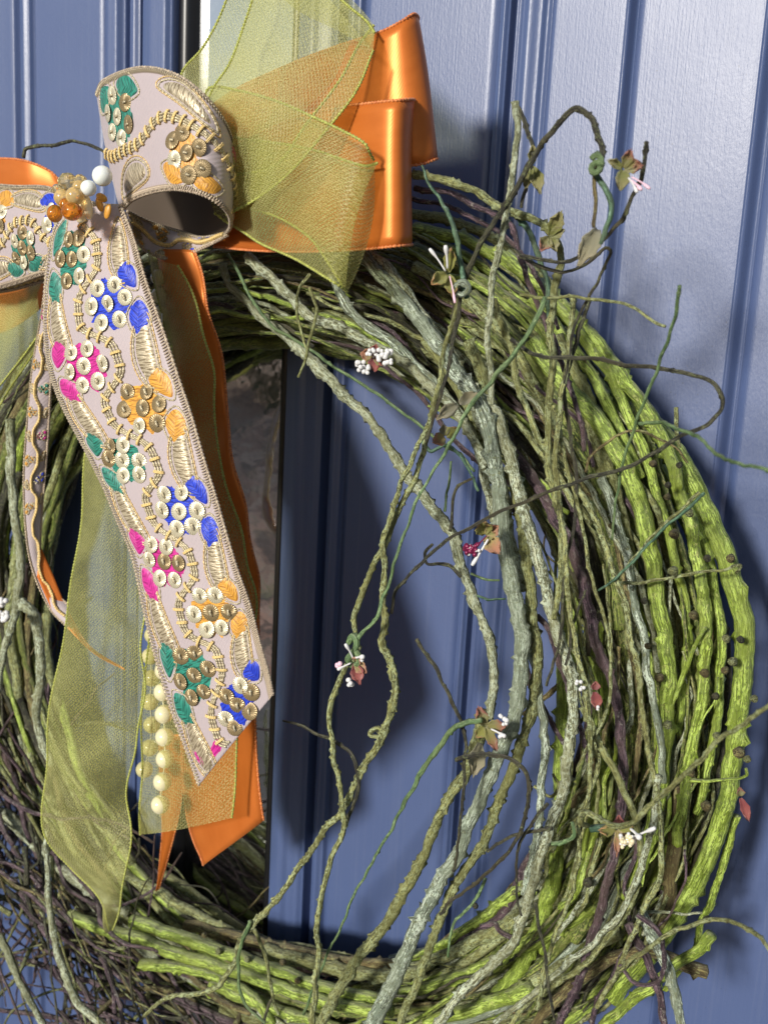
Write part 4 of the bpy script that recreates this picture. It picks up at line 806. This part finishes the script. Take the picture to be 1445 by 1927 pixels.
for pts, r, d, lab in strand_spec:
    p0 = at(*pts[0], d); ps = thing('pearl_strand', p0, lab, 'pearl strand', 'pearl strands under the bow')
    Q = [at(x, y, d) for x, y in [(305, 590)]+[(300+8, y_) for y_ in (800, 1000)]+pts]
    V, Fq, fb = tube(spline(Q+[Q[-1]+np.array([0, 0, -.007])], step=.003), .0004, 6, 0, 0, 0); mesh('thread', V, Fq, M['thread_white'], ps, fib=fb)
    for x, y in pts:
        p = at(x, y, d); ball('pearl', p, r*mpp(p), M['pearl'], ps)
p = at(302, 592, .112)
ps = thing('pearl_strand', p, 'top pearls of a strand showing between the beige tail and olive organza below the knot', 'pearl strand', 'pearl strands under the bow')
for x, y in ((303, 590), (300, 556), (299, 522), (303, 627)): q = at(x, y, .105); ball('pearl', q, 15*mpp(q), M['pearl'], ps)
cl = thing('bead_cluster', at(150, 380, .15), 'cluster of amber, clear yellow and pearl beads at the knot of the bow', 'bead cluster')
for nm, x, y, r, d, mt, sq, fc in [('pearl', 193, 331, 19, .155, 'pearl_white', (1, 1, 1), 0), ('pearl', 167, 354, 15, .162, 'pearl_white', (1, 1, 1), 0), ('bead', 104, 402, 15, .165, 'amber', (.95, 1, 1.1), 0), ('bead', 136, 398, 19, .17, 'amber', (1.05, 1, .9), 0),
                                ('bead', 128, 342, 19, .16, 'clearbead', (1, 1, .9), 1), ('bead', 152, 342, 14, .158, 'clearbead', (1, 1, 1), 1), ('bead', 118, 372, 16, .163, 'champagne', (1, 1, 1), 0), ('bead', 141, 369, 17, .166, 'champagne', (1, 1, 1), 0),
                                ('bead', 150, 352, 13, .163, 'champagne', (1, 1, 1), 0), ('bead', 124, 385, 12, .168, 'amber', (1, 1, 1), 0), ('bead', 163, 385, 13, .158, 'cream', (.8, .8, 2.2), 0), ('bead', 150, 400, 12, .158, 'cream', (1.2, .8, 1.6), 0),
                                ('bead', 108, 356, 10, .157, 'clearbead', (1, 1, 1), 1)]:
    q = at(x, y, d); ball(nm, q, r*mpp(q), M[mt], cl, sq, 8 if fc else 20, 5 if fc else 12, bool(fc), rot=.35 if mt == 'cream' else (rng.uniform(0, 1) if fc else None))
for x, y, a in ((188, 385, .5), (203, 398, -.3), (192, 372, 1.2)):
    q = at(x, y, .152); ball('gold_petal', q, 11*mpp(q), M['goldleaf'], cl, (.7, .4, 1.3), rot=a)
# ------------------------------------------------------------------ fabric blossoms on the vines
def petal(parent, base, dirn, up, ln, wd, mat, curl=.3, name='petal', frill=.12):
    n, m = 9, 7; d = nz(dirn); u = nz(np.array(up)-d*np.dot(up, d)); sd = np.cross(d, u); V = []; fb = []
    for i in range(n):
        s = i/(n-1); wv = wd*(.18+.95*math.sin(math.pi*min(1, s*.92+.04))**.8)*(.55+.45*s)
        for j in range(m):
            t = j/(m-1)*2-1; e = frill*ln*math.sin(t*7+i)*s*.5
            V.append(base+d*(ln*s*(1-.22*t*t*s+.07*math.sin(t*9+ln*9e3)*s*s))+sd*wv*t*(1+.12*math.sin(i*2.1+t*3+wd*7e3))+u*(curl*ln*s*s+wv*.75*t*t-.12*wv*math.cos(t*9)+e*.8)); fb.append((s, t*.5, 0))
    Fq = np.array([(i*m+j, i*m+j+1, (i+1)*m+j+1, (i+1)*m+j) for i in range(n-1) for j in range(m-1)])
    o = mesh(name, V, Fq, M[mat], parent, fib=fb); md = o.modifiers.new('thickness', 'SOLIDIFY'); md.thickness = .0003; return o
def cdir(x, y, z=0.):
    """direction given as right, up, toward the viewer"""
    return nz(CM@np.array([x, y, z]))
def blossom(x, y, d, label, petals, stamens=(), beads=(), name='fabric_blossom', cat='blossom'):
    p = at(x, y, d); k = mpp(p); t = thing(name, p, label, cat)
    for (dx, dy, ln, wd, mt) in petals:
        petal(t, p+cdir(dx, dy)*2*k, cdir(dx, dy, rng.uniform(.1, .45)), cdir(0, 0, 1), ln*k, wd*k, mt, rng.uniform(-.1, .35))
    for (x0, y0, x1, y1, r, mt) in stamens:
        a = at(x0, y0, d+.002); b = at(x1, y1, d+.006); kk = mpp(a)
        V, Fq, fb = tube(spline([a, (a+b)/2+cdir(.3, .3, .5)*1.5*kk, b], n=10), np.array([.45]*6+[.65, .9, .95, .7])*r*kk, 8, .06, 0, 0); mesh('stamen', V, Fq, M[mt], t, fib=fb)
    for (bx, by, r, n, mt, sp_) in beads:
        for i in range(n):
            c = at(bx+rng.uniform(-1, 1)*sp_, by+rng.uniform(-1, 1)*sp_*.9, d+.003+rng.uniform(0, .003)); ball('bead', c, r*k*rng.uniform(.8, 1.15), M[mt], t, seg=10, rings=6)
    return t
blossom(1172, 318, .15, 'olive blossom with red tipped petals and pale pink stamens, beside the tall twig loop', [(-1, .35, 34, 9, 'p_olive'), (.35, 1, 34, 11, 'p_olive_red'), (1, .05, 34, 15, 'p_olive_red'), (-.15, -1, 42, 14, 'p_olive'), (.9, .5, 26, 10, 'p_olive_red')], [(1182, 335, 1198, 362, 4, 'white'), (1188, 333, 1222, 355, 3, 'pinkst'), (1185, 338, 1206, 357, 4, 'pinkst')])
blossom(1000, 312, .12, 'narrow olive leaf blossom hanging down beside the tall pale twig', [(0, 1, 36, 9, 'p_olive'), (-.3, -1, 46, 11, 'p_olive'), (.25, -1, 58, 14, 'p_olive')])
blossom(1034, 445, .11, 'olive blossom with one brown petal, above the upper right of the ring', [(.45, 1, 48, 15, 'p_olive'), (.9, .3, 28, 12, 'p_olive'), (-.5, -.8, 40, 14, 'p_olive_red'), (.3, -1, 34, 11, 'p_olive')])
blossom(1125, 430, .13, 'grey tan pointed leaf hanging beneath the twig loop', [(-.5, -.9, 92, 20, 'p_tan')], name='fabric_leaf', cat='leaf')
blossom(843, 515, .125, 'yellow green blossom with two white stamens, by the mint wire knot', [(.1, 1, 46, 12, 'p_yellow'), (-.8, -.6, 42, 14, 'p_yellow'), (.2, -1, 46, 13, 'p_yellow')], [(838, 510, 808, 468, 4, 'white'), (842, 505, 838, 462, 5, 'white'), (846, 520, 856, 570, 3, 'pinkst')])
blossom(703, 672, .10, 'reddish blossom with white berry clusters, hanging into the top of the opening', [(-.8, .2, 24, 12, 'p_orange'), (.9, -.5, 30, 12, 'p_olive_red'), (.1, -1, 28, 13, 'p_red'), (.2, .8, 24, 10, 'p_red')], (), [(683, 692, 4.5, 16, 'white', 12), (700, 665, 4.5, 10, 'white', 9), (722, 672, 4.8, 22, 'white', 15)])
blossom(838, 822, .105, 'tan yellow leaf blossom at the inner edge of the ring, upper right', [(-.8, -.4, 30, 14, 'p_orange'), (.8, .5, 30, 12, 'p_yellow'), (-.2, .9, 22, 10, 'p_tan')])
blossom(862, 760, .105, 'dry grey tan leaf lying across the pale canes', [(-.8, -.6, 55, 13, 'p_tan'), (.9, .5, 40, 12, 'p_tan')], name='fabric_leaf', cat='leaf')
blossom(912, 1008, .115, 'peach and yellow blossom with wine glitter bead cluster and a white stamen', [(-.3, 1, 34, 18, 'p_yellow'), (.9, .7, 30, 14, 'p_orange'), (.7, -.9, 42, 17, 'p_orange'), (.9, .1, 22, 8, 'p_yellow')], [(918, 1015, 888, 1064, 4.5, 'white'), (916, 1008, 896, 1028, 3, 'winebead')], [(886, 1036, 4.6, 26, 'winebead', 14), (888, 1038, 3, 12, 'white', 14)])
blossom(668, 1246, .135, 'small coral and ochre blossom with white stamens, tied to the hanging twig', [(.25, -1, 42, 13, 'p_red'), (.6, -.5, 30, 12, 'p_orange'), (.3, .4, 20, 10, 'p_orange')], [(665, 1240, 650, 1212, 4, 'white'), (660, 1248, 635, 1260, 4, 'white'), (668, 1238, 684, 1236, 5, 'white')], [(636, 1252, 4.5, 3, 'pinkst', 4), (657, 1284, 4.2, 7, 'white', 6), (682, 1240, 4, 3, 'white', 4)])
blossom(912, 1366, .115, 'red and olive blossom with white bead tips, where the curved stem meets the ring', [(-.35, 1, 44, 13, 'p_olive_red'), (1, .1, 38, 14, 'p_olive_red'), (.5, -1, 50, 10, 'p_olive_red'), (-.6, -.8, 26, 11, 'p_yellow')], [(924, 1372, 948, 1385, 4, 'white')], [(950, 1355, 4.2, 7, 'white', 9), (946, 1386, 4, 4, 'white', 6)])
blossom(903, 1396, .10, 'speckled tan leaf lying along the olive stem below the red blossom', [(-.25, -1, 62, 17, 'p_tan')], name='fabric_leaf', cat='leaf')
blossom(1160, 1560, .125, 'ochre blossom with cream beads and a long white stamen, low on the ring', [(-1, .1, 38, 12, 'p_yellow'), (.7, .35, 34, 12, 'p_yellow'), (0, 1, 34, 11, 'p_red'), (.3, -.7, 22, 10, 'p_orange'), (-.1, -1, 46, 6, 'p_orange')], [(1190, 1575, 1232, 1558, 4.5, 'white'), (1186, 1560, 1204, 1578, 6, 'white')], [(1180, 1584, 4.5, 18, 'cream', 12), (1176, 1580, 3.6, 8, 'white', 14)])
blossom(1118, 1300, .105, 'small dark red petal pair with a white bead tip, among the vines', [(.1, 1, 18, 9, 'p_red'), (.1, -1, 34, 11, 'p_red')], (), [(1090, 1290, 4, 6, 'white', 9), (1124, 1332, 3, 2, 'white', 3)])
blossom(4, 1150, .10, 'white berry blossom on the left side of the ring', [(.6, -.6, 22, 10, 'p_orange')], (), [(5, 1135, 5, 8, 'white', 8), (6, 1160, 5, 12, 'white', 9)])
blossom(1392, 1500, .06, 'dry brown curled bud standing off the outer right of the ring', [(.3, -1, 44, 9, 'p_red'), (-.1, .8, 18, 8, 'p_olive_red')])
print('traced', TRACED, 'parts', parts_n, 'tris', sum(len(o.data.polygons)*2 for o in bpy.data.objects if o.type == 'MESH'))
